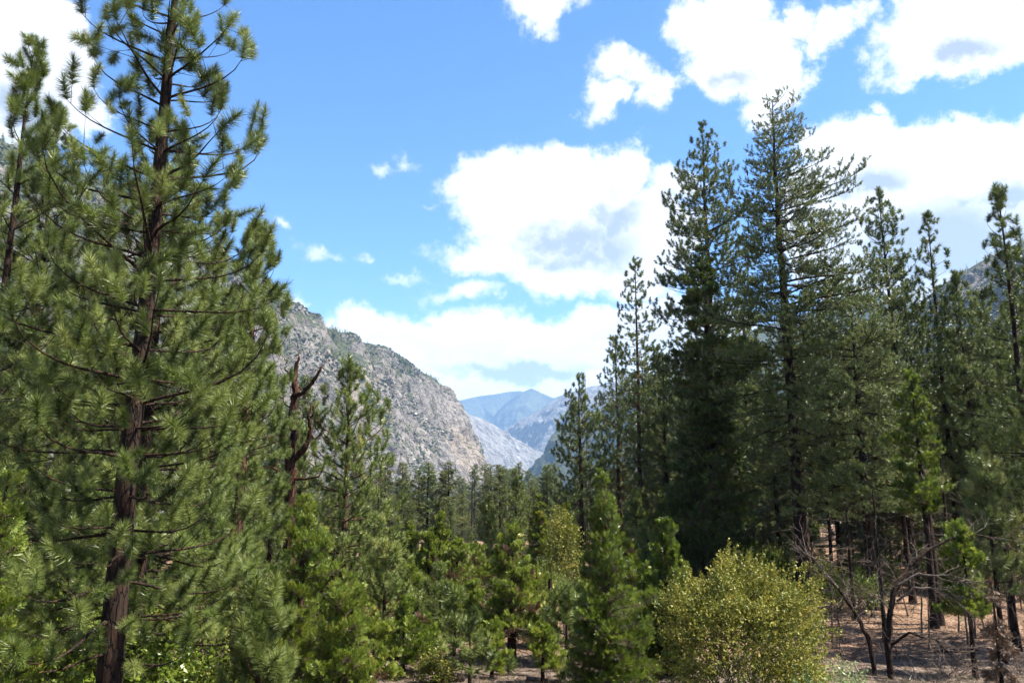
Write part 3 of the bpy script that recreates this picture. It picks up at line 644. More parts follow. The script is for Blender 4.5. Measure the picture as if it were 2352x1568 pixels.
x, y, z = pos(20, 1085, 13)
cedar('incense_cedar', 'bright green incense cedar in the bottom left corner', x, y, z, .14, 1.15, seed=3, dens=1.0, tint=0.05, up=8, lump=.5)
x, y, z = pos(700, 1150, 20)
cedar('incense_cedar', 'bright cedar with a pointed top below the dead snag', x, y, z, .14, 1.6, seed=5, dens=1.3, tint=0.08, shape=.8)
x, y, z = pos(795, 1325, 18.5)
cedar('incense_cedar', 'short yellowish cedar at the bottom beside the pointed cedar', x, y, z, .12, 1.15, seed=6, dens=1.6, tint=0.13, shape=.6)
x, y, z = pos(600, 1420, 16.5)
pine('young_pine', 'low young pine with shaggy tufts at the foot of the pointed cedar', x, y, z, .09, .5, [(0, .25), (.4, .6), (1, .75)], seed=64, spacing=.36, nb=(4, 6), e=(55, 10), tint=0.05)

# dead snag
def snag():
    Yd = 30.0; b = at(664, 1140, Yd); zb = float(gz(b[0], Yd)); t = thing('dead_snag', 'gnarled dead red-brown snag with broken crooked limbs beside the left grove', 'dead tree', (b[0], Yd, zb))
    rng = np.random.default_rng(8); o = np.array((b[0], Yd, zb))
    def wp(pts): return np.array([at(u, v, Yd + dy) - o for u, v, dy in pts])
    def fine(P_, m=4):
        s = np.linspace(0, len(P_) - 1, (len(P_) - 1) * m + 1); Q = np.stack([np.interp(s, np.arange(len(P_)), P_[:, k]) for k in range(3)], -1)
        Q[1:-1] += rng.normal(0, .018, Q[1:-1].shape); return Q
    main = np.concatenate([[(-.03, 0, -.5)], wp([(662, 1300, 0), (666, 1145, 0), (668, 1090, 0), (667, 1050, 0), (674, 990, 0), (672, 940, 0), (678, 905, .05), (677, 870, .1), (682, 835, .1), (688, 818, .1)])])
    Q = fine(main); rr = np.interp(np.linspace(0, 1, len(Q)), [0, .3, .55, .8, 1], [.25, .19, .145, .10, .03]) * rng.uniform(.9, 1.12, len(Q))
    V, T = tube(Q, rr, 10); tr = link('trunk', mesh('trunk', V, T, M_SNAG, smooth=False), t)
    limbs = [([(668, 1065, 0), (690, 1042, -.1), (708, 1015, -.2), (714, 985, -.2), (708, 960, -.2), (714, 925, -.1)], .10, .03), ([(674, 912, 0), (692, 905, -.2), (712, 885, -.3), (728, 862, -.4), (739, 843, -.4)], .085, .035),
             ([(677, 870, 0), (664, 858, .2), (655, 845, .3), (660, 828, .3)], .04, .012), ([(667, 1095, 0), (645, 1088, -.3), (622, 1070, -.5), (612, 1078, -.6)], .06, .015), ([(668, 1098, 0), (700, 1100, -.3), (728, 1096, -.5), (742, 1080, -.5)], .05, .012),
             ([(714, 1000, -.2), (724, 1008, -.2), (738, 990, -.3), (752, 985, -.3)], .03, .01), ([(712, 960, -.2), (722, 945, -.3), (718, 925, -.3)], .025, .008), ([(672, 940, 0), (655, 930, .2), (648, 905, .3)], .035, .01), ([(676, 890, 0), (695, 892, .2), (706, 905, .3)], .03, .01)]
    for pts, r0, r1 in limbs:
        Q = fine(wp(pts)); V, T = tube(Q, np.linspace(r0, r1, len(Q)) * 1.25 * rng.uniform(.82, 1.18, len(Q)), 7); link('limb', mesh('limb', V, T, M_SNAG), tr)
    for k in range(34):
        i = rng.integers(len(main) // 2, len(main)); p = main[i] + rng.normal(0, .05, 3); out = []
        if k % 2: l = limbs[rng.integers(0, 3)][0]; q = l[rng.integers(1, len(l))]; p = at(q[0], q[1], Yd + q[2]) - o
        grow(p, unit(rng.normal(size=3) * (1, 1, .5)), rng.uniform(.25, .75), .016, 1, rng, out, wig=.38, kids=(2, 4)); V, T = cat(out); link('dead_twig', mesh('dead_twig', V, T, M_GREY if k % 3 == 0 else M_SNAG), tr)
snag()

# ------------------------------------------------------------------ middle
x, y, z = pos(805, 858, 32)
pine('young_ponderosa_pine', 'young pine with open upswept branches right of the dead snag', x, y, z, .16, 1.0, [(0, .2), (.15, .8), (.4, 1.7), (.7, 2.3), (1, 2.2)], seed=72, spacing=.56, nb=(5, 6), e=(60, 4), tint=0.05)
x, y, z = pos(885, 1285, 27)
pine('young_pine', 'small pine with drooping pale tufts below the open young pine', x, y, z, .1, .6, [(0, .2), (.5, .9), (1, 1.2)], seed=74, spacing=.42, nb=(4, 5), e=(50, 0), tint=0.15, dead=6)
x, y, z = pos(945, 1290, 33)
cedar('incense_cedar', 'narrow yellow-green cedar between the small pine and the twin cedars', x, y, z, .1, .95, seed=7, dens=.85, tint=0.10, skirt=.6, brown=.1)
x, y, z = pos(1050, 1243, 39)
cedar('incense_cedar', 'left one of the twin cedars with brown dead lower foliage', x, y, z, .13, 1.35, seed=8, dens=.8, tint=0.10, skirt=1.1, shape=.7, brown=.12, wood=M_DARKBARK, dead=14)
x, y, z = pos(1098, 1250, 40.5)
cedar('incense_cedar', 'right one of the twin cedars with a thin pointed top', x, y, z, .12, 1.0, seed=9, dens=.8, tint=0.07, skirt=1.3, shape=.6, brown=.15, wood=M_DARKBARK, dead=12)
x, y, z = pos(1176, 1208, 29.5)
cedar('incense_cedar', 'thin-crowned yellowing cedar standing in the clearing with its trunk base showing', x, y, z, .15, 1.25, seed=10, dens=.95, tint=0.12, skirt=.7, shape=.7, brown=.08, wood=M_DARKBARK, dead=16)
x, y, z = pos(1262, 1245, 37)
cedar('incense_cedar', 'slim cedar behind the greyish oak with a bare dark stem', x, y, z, .13, .8, seed=31, dens=.6, tint=0.07, skirt=3.0, shape=.5, brown=.1, wood=M_DARKBARK, dead=12)
x, y = pos(1292, 1400, 35)[:2]
bush('canyon_oak', 'pale grey-green oak sapling left of the tall dark cedar', x, y, .68, 1.9, 2.9, 1300, M_OAK, seed=14, leafsize=.07, tint=(.5, .16), stems=5, cat_='tree')
x, y, z = pos(1388, 1088, 23)
cedar('incense_cedar', 'tall dense dark green cedar right of centre in front of the pines', x, y, z, .17, 1.6, seed=15, dens=1.3, tint=-0.12, shape=.85, mat=M_CEDAR)
x, y, z = pos(1525, 1188, 27)
cedar('incense_cedar', 'slim dark cedar left of the yellow oak bush', x, y, z, .13, .95, seed=16, dens=1.05, tint=-0.20, shape=.7)
x, y, z = pos(1478, 1300, 30)
cedar('incense_cedar', 'short cedar between the two dark green cedars', x, y, z, .1, .8, seed=17, dens=.8, tint=-0.05, shape=.7)

SHAPE = {0: 'open-crowned', 1: 'sparse', 2: 'pointed', 3: 'rounded', 4: 'dense', 5: 'bushy', 6: 'thin', 7: 'broad', 8: 'full-skirted'}
def where(x, y):
    u = 1176 + FPX * x / y
    for lim, w in ((120, 'at the far left edge'), (330, 'behind the tall foreground pine'), (640, 'left of the dead snag'), (760, 'behind the dead snag'), (900, 'behind the open young pine'), (1010, 'left of the twin cedars'), (1110, 'above the twin cedars'), (1220, 'above the yellowing cedar'), (1320, 'below the far peak'), (1450, 'behind the tall dark cedar'), (1600, 'behind the slim dark cedar'), (1760, 'behind the yellow oak bush'), (1900, 'behind the tallest sugar pine'), (2060, 'behind the burnt trunks'), (2200, 'behind the slender bright cedar')):
        if u < lim: return w
    return 'near the right edge'
# saplings and young trees that close the view behind the clearing
SAP = [(735, 1290, 31), (860, 1250, 38), (905, 1230, 44), (985, 1215, 50), (1020, 1300, 45), (1075, 1310, 47), (1140, 1255, 46), (1215, 1270, 45), (1245, 1305, 43), (1320, 1250, 45), (1440, 1240, 42), (1480, 1215, 47), (1565, 1280, 38), (1345, 1330, 33), (1120, 1150, 62), (1010, 1180, 58), (940, 1200, 56), (1185, 1090, 75), (1240, 1140, 66), (1300, 1150, 58), (830, 1170, 48), (770, 1230, 42), (700, 1200, 40), (1460, 1140, 58), (1530, 1120, 55), (930, 1375, 26), (1012, 1325, 30), (1088, 1330, 33), (1232, 1300, 32), (1300, 1360, 29), (1145, 1370, 36), (975, 1420, 27), (1045, 1400, 29), (1130, 1430, 27), (1245, 1440, 26), (1080, 1455, 25), (860, 1400, 24), (640, 1430, 21)]
rs = np.random.default_rng(66)
for k, (u, v, Y) in enumerate(SAP):
    x, y, z = pos(u, v, Y); h = z - float(gz(x, y)); nb_ = 'left of' if u < 1050 else 'behind' if u < 1350 else 'right of'
    if k % 3 != 2: cedar('incense_cedar', 'green cedar sapling %s the clearing, %s' % (nb_, ['low and bushy', 'slim', 'tall and pointed'][int(min(2, h // 3.2))] + ' ' + where(x, y)), x, y, z, .03 + .014 * h, .45 + .145 * h, seed=500 + k, group='saplings round the clearing', dens=.9, tint=float(rs.normal(.06, .09)), shape=.78, wood=M_DARKBARK, skirt=.3, brown=.06, lod=2 if Y > 40 else 1)
    else: pine('young_pine', 'young pine %s the clearing, %s' % (nb_, ['low', '', 'tall'][2 if h > 5 else 0] + ' ' + where(x, y)), x, y, z, .03 + .014 * h, .4, [(0, .2), (.4, .4 + .08 * h), (1, .9 + .13 * h)], seed=500 + k, group='saplings round the clearing', spacing=.5, nb=(4, 6), e=(50, 2), tint=.05, wood=M_DARKBARK, spec='tall' if Y > 40 else 'mid')

# ------------------------------------------------------------------ right side tall trees
x, y, z = pos(1330, 878, 60)
pine('ponderosa_pine', 'leftmost tall pine of the right hand grove beside the far peak', x, y, z, .27, 4.0, [(0, .3), (.15, .9), (.45, 1.9), (1, 2.3)], seed=81, spacing=.75, nb=(5, 6), e=(50, 5), mat=M_PINE2)
x, y, z = pos(1412, 783, 68)
pine('ponderosa_pine', 'narrow pine between the leftmost pine and the sparse one of the right grove', x, y, z, .3, 5.0, [(0, .3), (.2, 1.1), (.5, 1.9), (1, 2.3)], seed=82, spacing=.8, nb=(5, 6), e=(48, 5), mat=M_PINE2)
x, y, z = pos(1459, 602, 62)
pine('ponderosa_pine', 'thin sparse pine with drooping airy branches left of the tall pair', x, y, z, .27, 8.0, [(0, .25), (.15, 1.0), (.4, 1.7), (1, 2.0)], seed=83, spacing=.85, nb=(4, 5), e=(35, -6), mat=M_PINE2, dead=20)
x, y, z = pos(1612, 298, 54)
pine('tall_pine', 'tall rounded pine left of the tallest sugar pine', x, y, z, .42, 7.0, [(0, .35), (.07, 1.0), (.2, 2.3), (.4, 3.2), (1, 3.3)], seed=84, spacing=.8, nb=(4, 6), e=(42, -2), mat=M_PINE2, wood=M_DARKBARK)
x, y, z = pos(1612, 560, 49)
cedar('incense_cedar', 'dark massive cedar filling the gap below the tall rounded pine', x, y, z, .45, 3.0, seed=19, dens=.75, mat=M_DCEDAR, tint=-0.09, shape=.55, wood=M_DARKBARK, skirt=2.0, lump=.45, up=6)
x, y, z = pos(1774, 228, 45)
def sug(ph, t): return 1.0 + .30 * math.cos(ph) * (t < .6)
pine('sugar_pine', 'tallest sugar pine with long horizontal boughs and hanging cones', x, y, z, .48, 6.5, [(0, .3), (.06, 1.2), (.18, 2.1), (.34, 3.4), (.5, 4.1), (.75, 4.0), (1, 3.0)], seed=85, spec='sugar', spacing=.58, nb=(4, 5), e=(34, -8), mat=M_PINE2, wood=M_DARKBARK, dead=34, cones=16, reach=sug, tint=0.05)
x, y, z = pos(1950, 655, 41)
pine('sugar_pine', 'broad soft pine with layered pale boughs right of the tallest pine', x, y, z, .3, 5.0, [(0, .3), (.15, 1.5), (.4, 2.8), (1, 3.4)], seed=86, spec='sugar', spacing=.55, nb=(4, 6), e=(38, -10), mat=M_PINE2, tint=0.15, wood=M_DARKBARK, dead=24)
x, y, z = pos(2020, 453, 50)
pine('ponderosa_pine', 'pointed pine second in height right of the tallest sugar pine', x, y, z, .3, 6.0, [(0, .25), (.08, .7), (.25, 1.6), (.5, 2.2), (1, 2.4)], seed=87, spacing=.72, nb=(3, 5), e=(56, 5), mat=M_PINE2, wood=M_DARKBARK, dead=12)
x, y, z = pos(2131, 512, 48)
pine('ponderosa_pine', 'very slim pine standing alone against the pale cloud at right', x, y, z, .25, 6.0, [(0, .25), (.1, .7), (.3, 1.0), (.6, 1.7), (1, 2.0)], seed=88, spacing=.74, nb=(3, 4), e=(52, 5), mat=M_PINE2, wood=M_DARKBARK, dead=12)
x, y, z = pos(2196, 652, 46)
pine('ponderosa_pine', 'shorter pine between the slim pine and the right edge pine', x, y, z, .22, 4.0, [(0, .25), (.2, 1.1), (.5, 1.7), (1, 2.1)], seed=89, spacing=.58, nb=(5, 6), e=(52, 5), mat=M_PINE2, wood=M_DARKBARK, dead=10)
x, y, z = pos(2294, 458, 33)
pine('ponderosa_pine', 'large dark pine at the right edge with a thin bare tip', x, y, z, .24, 3.6, [(0, .22), (.1, .5), (.22, .8), (.4, 1.6), (.65, 2.2), (1, 2.4)], seed=90, spacing=.62, nb=(3, 5), e=(58, 2), wood=M_DARKBARK, dead=18, tint=-0.09)
x, y, z = pos(2400, 520, 30)
pine('ponderosa_pine', 'pine half outside the right edge of the picture', x, y, z, .22, 3.0, [(0, .3), (.3, 1.4), (.6, 2.0), (1, 2.2)], seed=91, spacing=.55, nb=(4, 6), e=(52, 2), wood=M_DARKBARK, dead=14)
for k, (u, v, Y, lb) in enumerate([(2074, 640, 57, 'pine filling the gap between the pointed pine and the very slim pine'), (2165, 735, 52, 'rounded pine low between the very slim pine and its shorter neighbour'), (2243, 690, 53, 'pine left of the large dark right edge pine'), (2335, 640, 47, 'full pine rising behind the large dark right edge pine'), (1890, 720, 58, 'pine behind the long right boughs of the tallest sugar pine'), (1700, 640, 62, 'pine between the massive dark cedar and the tallest sugar pine'), (1520, 800, 60, 'pine left of the massive dark cedar'), (1985, 760, 55, 'pine behind the broad soft pine')]):
    x, y, z = pos(u, v, Y); pine('ponderosa_pine', lb, x, y, z, .24, 3.0, [(0, .3), (.15, 1.1), (.45, 2.1), (1, 2.6)], seed=610 + k, spacing=.7, nb=(4, 6), e=(48, 0), mat=M_PINE2, wood=M_DARKBARK, dead=10)
x, y, z = pos(2092, 850, 36)
cedar('incense_cedar', 'slender bright cedar in front of the right hand pines', x, y, z, .16, 1.35, seed=23, dens=.62, tint=-0.05, skirt=4.6, shape=.6, wood=M_DARKBARK, dead=16, lump=.55)
x, y, z = pos(2258, 1058, 29)
pine('young_pine', 'young grey-green pine in front of the right edge trunks', x, y, z, .1, 2.2, [(0, .2), (.4, .75), (1, .95)], seed=93, spacing=.42, nb=(4, 5), e=(45, 0), mat=M_PINE2, tint=0.23, wood=M_DARKBARK, dead=12)
x, y, z = pos(2205, 1200, 26.5)
cedar('incense_cedar', 'small bright cedar on a thin bare stem at lower right', x, y, z, .075, .72, seed=24, dens=.85, tint=0.00, skirt=1.7, shape=.42, wood=M_DARKBARK, dead=8, lump=.5)
x, y, z = pos(2235, 1330, 22)
cedar('dying_cedar', 'thin leaning sapling with hanging brown dead foliage at the lower right corner', x + .45, y, z, .05, .38, seed=25, dens=.6, tint=-0.03, skirt=.9, shape=.35, mat=M_BROWNN, wood=M_DARKBARK, up=-40, droop=30, dead=10)

# burnt trunks and dead saplings in the right hand stand
def bare_trunk(u, v, Y, r, label, seed, twigs=26, droop=.12, mat=None):
    x, y, z = pos(u, v, Y); rng = np.random.default_rng(seed); zb = float(gz(x, y)); t = thing('dead_pine', label, 'dead tree', (x, y, zb)); line = trunk_line(z - zb, (0, 0), rng, wob=.02)
    tr = trunk_obj(t, line, r * .72, mat or M_DARKBARK); H = z - zb
    dl = dead_library(mat if mat is M_GREY else M_GREY if seed % 2 else M_TWIG, droop)
    for k in range(twigs):
        zz = rng.uniform(.12, .97) * H; p = [float(np.interp(zz, line[:, 2], line[:, c])) for c in range(3)]
        hang(dl, tr, p, rng.uniform(0, 6.28), R(rng.uniform(-20, 22)), (.4 + 1.0 * (1 - zz / H) * min(1, r * 6)) * rng.uniform(.6, 1.2), rng, 0, 'dead_branch', .4)
bare_trunk(2003, 1118, 33, .1, 'dead sapling with pale drooping twigs among the burnt trunks', 1, 60)
bare_trunk(1940, 1130, 38, .12, 'thin burnt trunk nearest the yellow oak bush', 2, 22)
bare_trunk(2060, 1000, 42, .22, 'thick burnt trunk behind the arching dead tree', 3, 26)
bare_trunk(2108, 900, 37, .26, 'thickest burnt trunk in the middle of the right hand stand', 4, 30)
bare_trunk(2155, 1020, 44, .17, 'burnt trunk behind the slender bright cedar', 5, 24)
bare_trunk(1895, 1080, 52, .18, 'burnt trunk half hidden behind the yellow oak bush', 6, 20)
bare_trunk(1975, 1060, 46, .24, 'scorched thick trunk left of the drooping dead sapling', 7, 20)
bare_trunk(2300, 1150, 31, .2, 'scorched trunk beside the young grey-green pine', 8, 22)
bare_trunk(1345, 858, 72, .12, 'skeletal dead top behind the leftmost tall pine of the right grove', 9, 40, .02, M_GREY)
bare_trunk(1085, 1075, 150, .25, 'bare dead pole standing in the valley forest below the cliff', 10, 24, .02)
bare_trunk(1163, 1062, 170, .25, 'twiggy dead conifer in the valley below the far granite slope', 11, 50, .02, M_GREY)

# arching dead tree
def arching():
    Yd = 26.0; b = at(2040, 1480, Yd); zb = float(gz(b[0], Yd)); o = np.array((b[0], Yd, zb)); t = thing('arching_dead_tree', 'leafless dead tree with a stem arching right over the litter', 'dead tree', o); rng = np.random.default_rng(15)
    def wp(pts): return np.array([at(u, v, Yd + dy) - o for u, v, dy in pts])
    stems = [([(2042, 1500, 0), (2040, 1470, 0), (2044, 1400, 0), (2058, 1345, .1), (2085, 1300, .2), (2130, 1262, .3), (2180, 1240, .4), (2235, 1228, .5), (2290, 1236, .5)], .105), ([(2046, 1480, 0), (2090, 1455, -.4), (2150, 1470, -.8), (2200, 1520, -1.1)], .05),
             ([(2008, 1490, .3), (1985, 1445, .4), (1955, 1395, .4), (1925, 1350, .4), (1895, 1325, .3), (1850, 1300, .1)], .075), ([(1925, 1350, .4), (1890, 1310, .5), (1868, 1280, .5), (1838, 1262, .5)], .04), ([(2058, 1345, .1), (2110, 1318, -.2), (2170, 1320, -.5), (2240, 1350, -.8)], .04),
             ([(2060, 1380, .1), (2100, 1350, -.3), (2150, 1350, -.5), (2210, 1390, -.7), (2250, 1440, -.9)], .035), ([(2044, 1400, 0), (2020, 1370, -.3), (1995, 1365, -.4)], .02)]
    for pts, r in stems:
        P_ = wp(pts); s = np.linspace(0, len(P_) - 1, (len(P_) - 1) * 3 + 1); Q = np.stack([np.interp(s, np.arange(len(P_)), P_[:, k]) for k in range(3)], -1); Q[1:-1] += rng.normal(0, .018, Q[1:-1].shape)
        if r in (.105, .075): Q[0, 2] = -.3
        V, T = tube(Q, np.linspace(r, r * .2, len(Q)), 8); st = link('stem', mesh('stem', V, T, M_DARKBARK if r > .045 else M_GREY), t)
        for k in range(22 if r > .045 else 12):
            i = rng.integers(len(Q) // 3, len(Q)); d = unit(unit(Q[i] - Q[i - 1]) * .9 + rng.normal(0, .5, 3) + (.25, 0, .1))
            hang(dead_library(M_GREY if k % 3 else M_TWIG, .09), st, Q[i], math.atan2(d[1], d[0]), math.asin(d[2]), rng.uniform(.35, .95), rng, 0, 'dead_branch', 2)
arching()

# bushes in the foreground
x, y = pos(1712, 1500, 19.5)[:2]
bush('canyon_oak_bush', 'large rounded yellow-green oak bush at lower right of centre', x, y, 1.6, 1.95, 1.75, 10500, M_OAK, seed=2, leafsize=.055, stems=22, spiky=.42, tint=(.55, .2))
x, y = pos(1930, 1560, 17.8)[:2]
bush('pale_shrub', 'low wispy pale green shrub in front of the arching dead tree', x, y, 1.0, .85, .75, 1900, M_PALE, seed=3, leafsize=.05, stems=30, spiky=.6)
x, y = pos(2010, 1575, 17)[:2]
bush('pale_shrub', 'thin pale green shrub right of the low wispy one at the bottom edge', x, y, .7, .6, .5, 900, M_PALE, seed=4, leafsize=.05, stems=26, spiky=.7, tint=(.6, .2))
for k, (u, v, Y, r, lb) in enumerate([(1500, 1545, 19, .7, 'small yellowish bush between the slim dark cedar and the oak bush'), (1000, 1560, 25, .45, 'low green bush at the edge of the clearing by the twin cedars'), (700, 1590, 15.5, .9, 'low yellowish bush at the bottom under the pointed cedar'), (880, 1590, 18, .8, 'green low bush at the bottom left of the clearing')]):
    x, y = pos(u, v, Y)[:2]; bush('low_bush', lb, x, y, r, r * .8, r * .6, 700, M_OAK, seed=30 + k, leafsize=.06, stems=10, tint=(.42, .2))

# understory shrubs: four kinds, copied with their stems
KINDS = []
for k in range(4):
    o = bush('understory_shrub', 'leafy shrub', -40 - k, -20, 1.0, .85, .7, 850, [M_OAK, M_CEDAR, M_CEDAR, M_OAK][k], seed=60 + k, leafsize=.075, stems=9, spiky=.4, tint=([.3, .45, .55, .3][k], .2)); KINDS.append((o, list(o.children)))
UN = [(44, 600, 1570, 30, 50, 'leafy shrub by the clearing', 'shrubs round the clearing', .6), (26, 1540, 2420, 38, 62, 'leafy shrub among the shaded trunks', 'shrubs among the right hand trunks', .8), (26, -80, 640, 16, 34, 'leafy shrub under the left pines', 'shrubs below the left grove', .8)]
ru = np.random.default_rng(19); first = [True] * 4
for n, u0, u1, y0, y1, lb, gp, sz in UN:
    for k in range(n):
        y = ru.uniform(y0, y1); u = u0 + (u1 - u0) * (k + ru.random()) / n; x = (u - 1176) / FPX * y; q = int(ru.integers(0, 4))
        if 1080 < u < 1330 and y < 36: y += 12; x = (u - 1176) / FPX * y
        src, kids = KINDS[q]
        if first[q]: o = src; first[q] = False
        else:
            o = src.copy(); C.objects.link(o)
            for c in kids: d = c.copy(); C.objects.link(d); d.parent = o
        h = sz * ru.uniform(.7, 1.5); o.location = (x, y, float(gz(x, y))); o.scale = (h * ru.uniform(.9, 1.4), h, h * ru.uniform(.9, 1.5)); o.rotation_euler = (0, 0, ru.uniform(0, 6.28)); tag(o, '%s %s %s' % ('small' if h < .85 else 'large', lb, where(x, y)), 'shrub', gp)

# brushwood: twiggy dead shrubs standing on the litter
BR = [(2120, 1490, 22, 'tangled dead brush at the foot of the arching dead tree'), (2215, 1540, 20, 'grey dead brush in the sunny patch at lower right'), (2310, 1500, 23, 'dry brush heap near the lower right corner'), (2340, 1440, 27, 'twiggy dead shrub at the right edge under the pines'), (1060, 1500, 33, 'pale dry brush under the twin cedars'), (1000, 1545, 28, 'dead twig tangle at the left side of the clearing'), (1930, 1430, 30, 'dead shrub between the oak bush and the burnt trunks'), (1850, 1390, 33, 'thin dry shrub behind the oak bush'), (1290, 1520, 31, 'dry twigs below the greyish oak sapling'), (2280, 1350, 34, 'dead shrub among the right edge trunks'), (2090, 1545, 19, 'low grey brush at the bottom edge beside the thin pale shrub'), (2160, 1560, 18, 'spiky dead brush at the bottom edge below the small bright cedar'), (2260, 1560, 19, 'grey brush at the bottom beside the dying sapling'), (2340, 1550, 20, 'pale dry brush in the lower right corner'), (2180, 1450, 27, 'dead brush around the stem of the small bright cedar'), (2060, 1440, 30, 'brown brush behind the arching dead tree')]
for k, (u, v, Y, lb) in enumerate(BR):
    x, y = pos(u, v, Y)[:2]; rng = np.random.default_rng(200 + k); t = thing('dead_brush', lb, 'brush', (x, y, float(gz(x, y)))); t['group'] = 'dead brush on the forest floor'
    for j in range(16):
        hang(dead_library(M_GREY), t, (rng.normal(0, .2), rng.normal(0, .2), -.05), rng.uniform(0, 6.28), R(rng.uniform(12, 70)), rng.uniform(.5, 1.2), rng, 0, 'dead_branch', 1.5)

# standing thicket of brown dead saplings between the right hand trunks
rt = np.random.default_rng(88)
for k in range(22):
    Y = rt.uniform(29, 47); u = 1860 + 500 * (k + rt.random()) / 22; x = (u - 1176) / FPX * Y; h = rt.uniform(1.6, 3.6); zb = float(gz(x, Y))
    t = thing('dead_sapling', '%s brown dead sapling with drooping twigs %s' % ('tall' if h > 2.7 else 'short', where(x, Y)), 'dead tree', (x, Y, zb), 'dead saplings among the right hand trunks'); line = trunk_line(h, (rt.normal(0, .1), rt.normal(0, .1)), rt, wob=.03)
    tr = trunk_obj(t, line, .028, M_TWIG, 6, .2); dl = dead_library(M_TWIG, .12)
    for j in range(18):
        zz = rt.uniform(.15, 1) * h; hang(dl, tr, [float(np.interp(zz, line[:, 2], line[:, c])) for c in range(3)], rt.uniform(0, 6.28), R(rt.uniform(-25, 25)), rt.uniform(.35, .9), rt, 0, 'dead_branch', .5)

# fallen logs
LG = [(1000, 1548, 1065, 1535, 25.5, .13, 'dark fallen log at the left of the clearing'), (1130, 1532, 1215, 1524, 27.5, .07, 'thin fallen branch behind the yellowing cedar'), (1090, 1562, 1160, 1545, 24.5, .06, 'fallen stick lying in front of the yellowing cedar'), (1210, 1548, 1300, 1540, 26.5, .08, 'fallen branch to the right of the yellowing cedar'), (2140, 1418, 2240, 1428, 31, .07, 'thin fallen pole on the orange litter at right'), (1880, 1250, 1990, 1243, 60, .2, 'pale fallen log far back among the right hand trunks')]
for k, (u0, v0, u1, v1, Y, r, lb) in enumerate(LG):
    rng = np.random.default_rng(300 + k); a = at(u0, v0, Y); b = at(u1, v1, Y + rng.uniform(-1, 1)); a[2] = float(gz(a[0], a[1])) + r * .7; b[2] = float(gz(b[0], b[1])) + r * .7; o = (a + b) / 2
    f = np.linspace(0, 1, 9)[:, None]; P_ = a + (b - a) * f - o + rng.normal(0, r * .12, (9, 3)); V, T = tube(P_, np.linspace(r, r * .7, 9) * rng.uniform(.9, 1.1, 9), 9)
    t = thing('fallen_log', lb, 'log', o); link('log_body', mesh('log_body', V, T, M_GREY if k % 2 else M_DARKBARK), t)
    for j in range(4):
        i = rng.integers(1, 8); out = []; grow(P_[i], unit(rng.normal(size=3) + (0, 0, .7)), rng.uniform(.15, .5), r * .2, 1, rng, out, 0, .2, (1, 3)); V, T = cat(out); link('branch_stub', mesh('branch_stub', V, T, M_GREY), t)

# litter, twigs and dry grass on the ground (nobody could count them)
rg = np.random.default_rng(5)
def on_ground(n, y0, y1, u0, u1):
    y = rg.uniform(y0, y1, n); u = rg.uniform(u0, u1, n); x = (u - 1176) / FPX * y; return np.stack([x, y, gz(x, y) + .01], -1)
p = np.concatenate([on_ground(8000, 16, 42, 1700, 2500), on_ground(5000, 18, 45, 850, 1500), on_ground(1500, 12, 40, -100, 850)])
d = unit(rg.normal(size=p.shape) * (1, 1, .25)) * rg.uniform(.05, .35, (len(p), 1)); V, T = sticks(p, p + d + (0, 0, .02), rg.uniform(.003, .012, len(p)), .003)
tag(link('fallen_twigs', mesh('fallen_twigs', V, T, M_GREY)), 'grey twigs littering the forest floor', 'twigs', kind='stuff')
p = np.concatenate([on_ground(2500, 16, 27, 1850, 2500), on_ground(1300, 20, 34, 850, 1400)]); tm = [brush_template(rg, 9, .02, .22, .008) for _ in range(5)]
V, T, ti = place(tm, p, np.tile((0, 0, 1.0), (len(p), 1)) + rg.normal(0, .15, p.shape), rg.uniform(.4, 1.3, len(p)), rg, rg.uniform(0, 1, len(p)))
tag(link('dry_grass', mesh('dry_grass', V, T, M_GRASS, np.clip(ti, 0, 1))), 'thin pale dry grass on the sunny ground', 'grass', kind='stuff')

p = np.concatenate([on_ground(2600, 15, 40, 1700, 2500), on_ground(1700, 17, 40, 850, 1500)]); V, T, ti = upright(BLOBS, p - (0, 0, .015), .015 + .06 * rg.random(len(p)) ** 3, rg, rg.uniform(0, 1, len(p)))
tag(link('cones_and_stones', mesh('cones_and_stones', V, T, M_GREY)), 'fallen cones, bark flakes and small stones on the litter', 'debris', kind='stuff')
p = np.concatenate([on_ground(7000, 15, 38, 1750, 2500), on_ground(5000, 17, 38, 850, 1500)]); tm = [brush_template(rg, 7, .01, .16, .009) for _ in range(5)]
V, T, ti = place(tm, p, rg.normal(0, 1, p.shape) * (1, 1, .2) + (0, 0, .25), rg.uniform(.5, 1.2, len(p)), rg, rg.uniform(0, 1, len(p)))
tag(link('needle_litter', mesh('needle_litter', V, T, M_BROWNN, np.clip(ti, 0, 1))), 'brown fallen pine needles covering the ground', 'litter', kind='stuff')

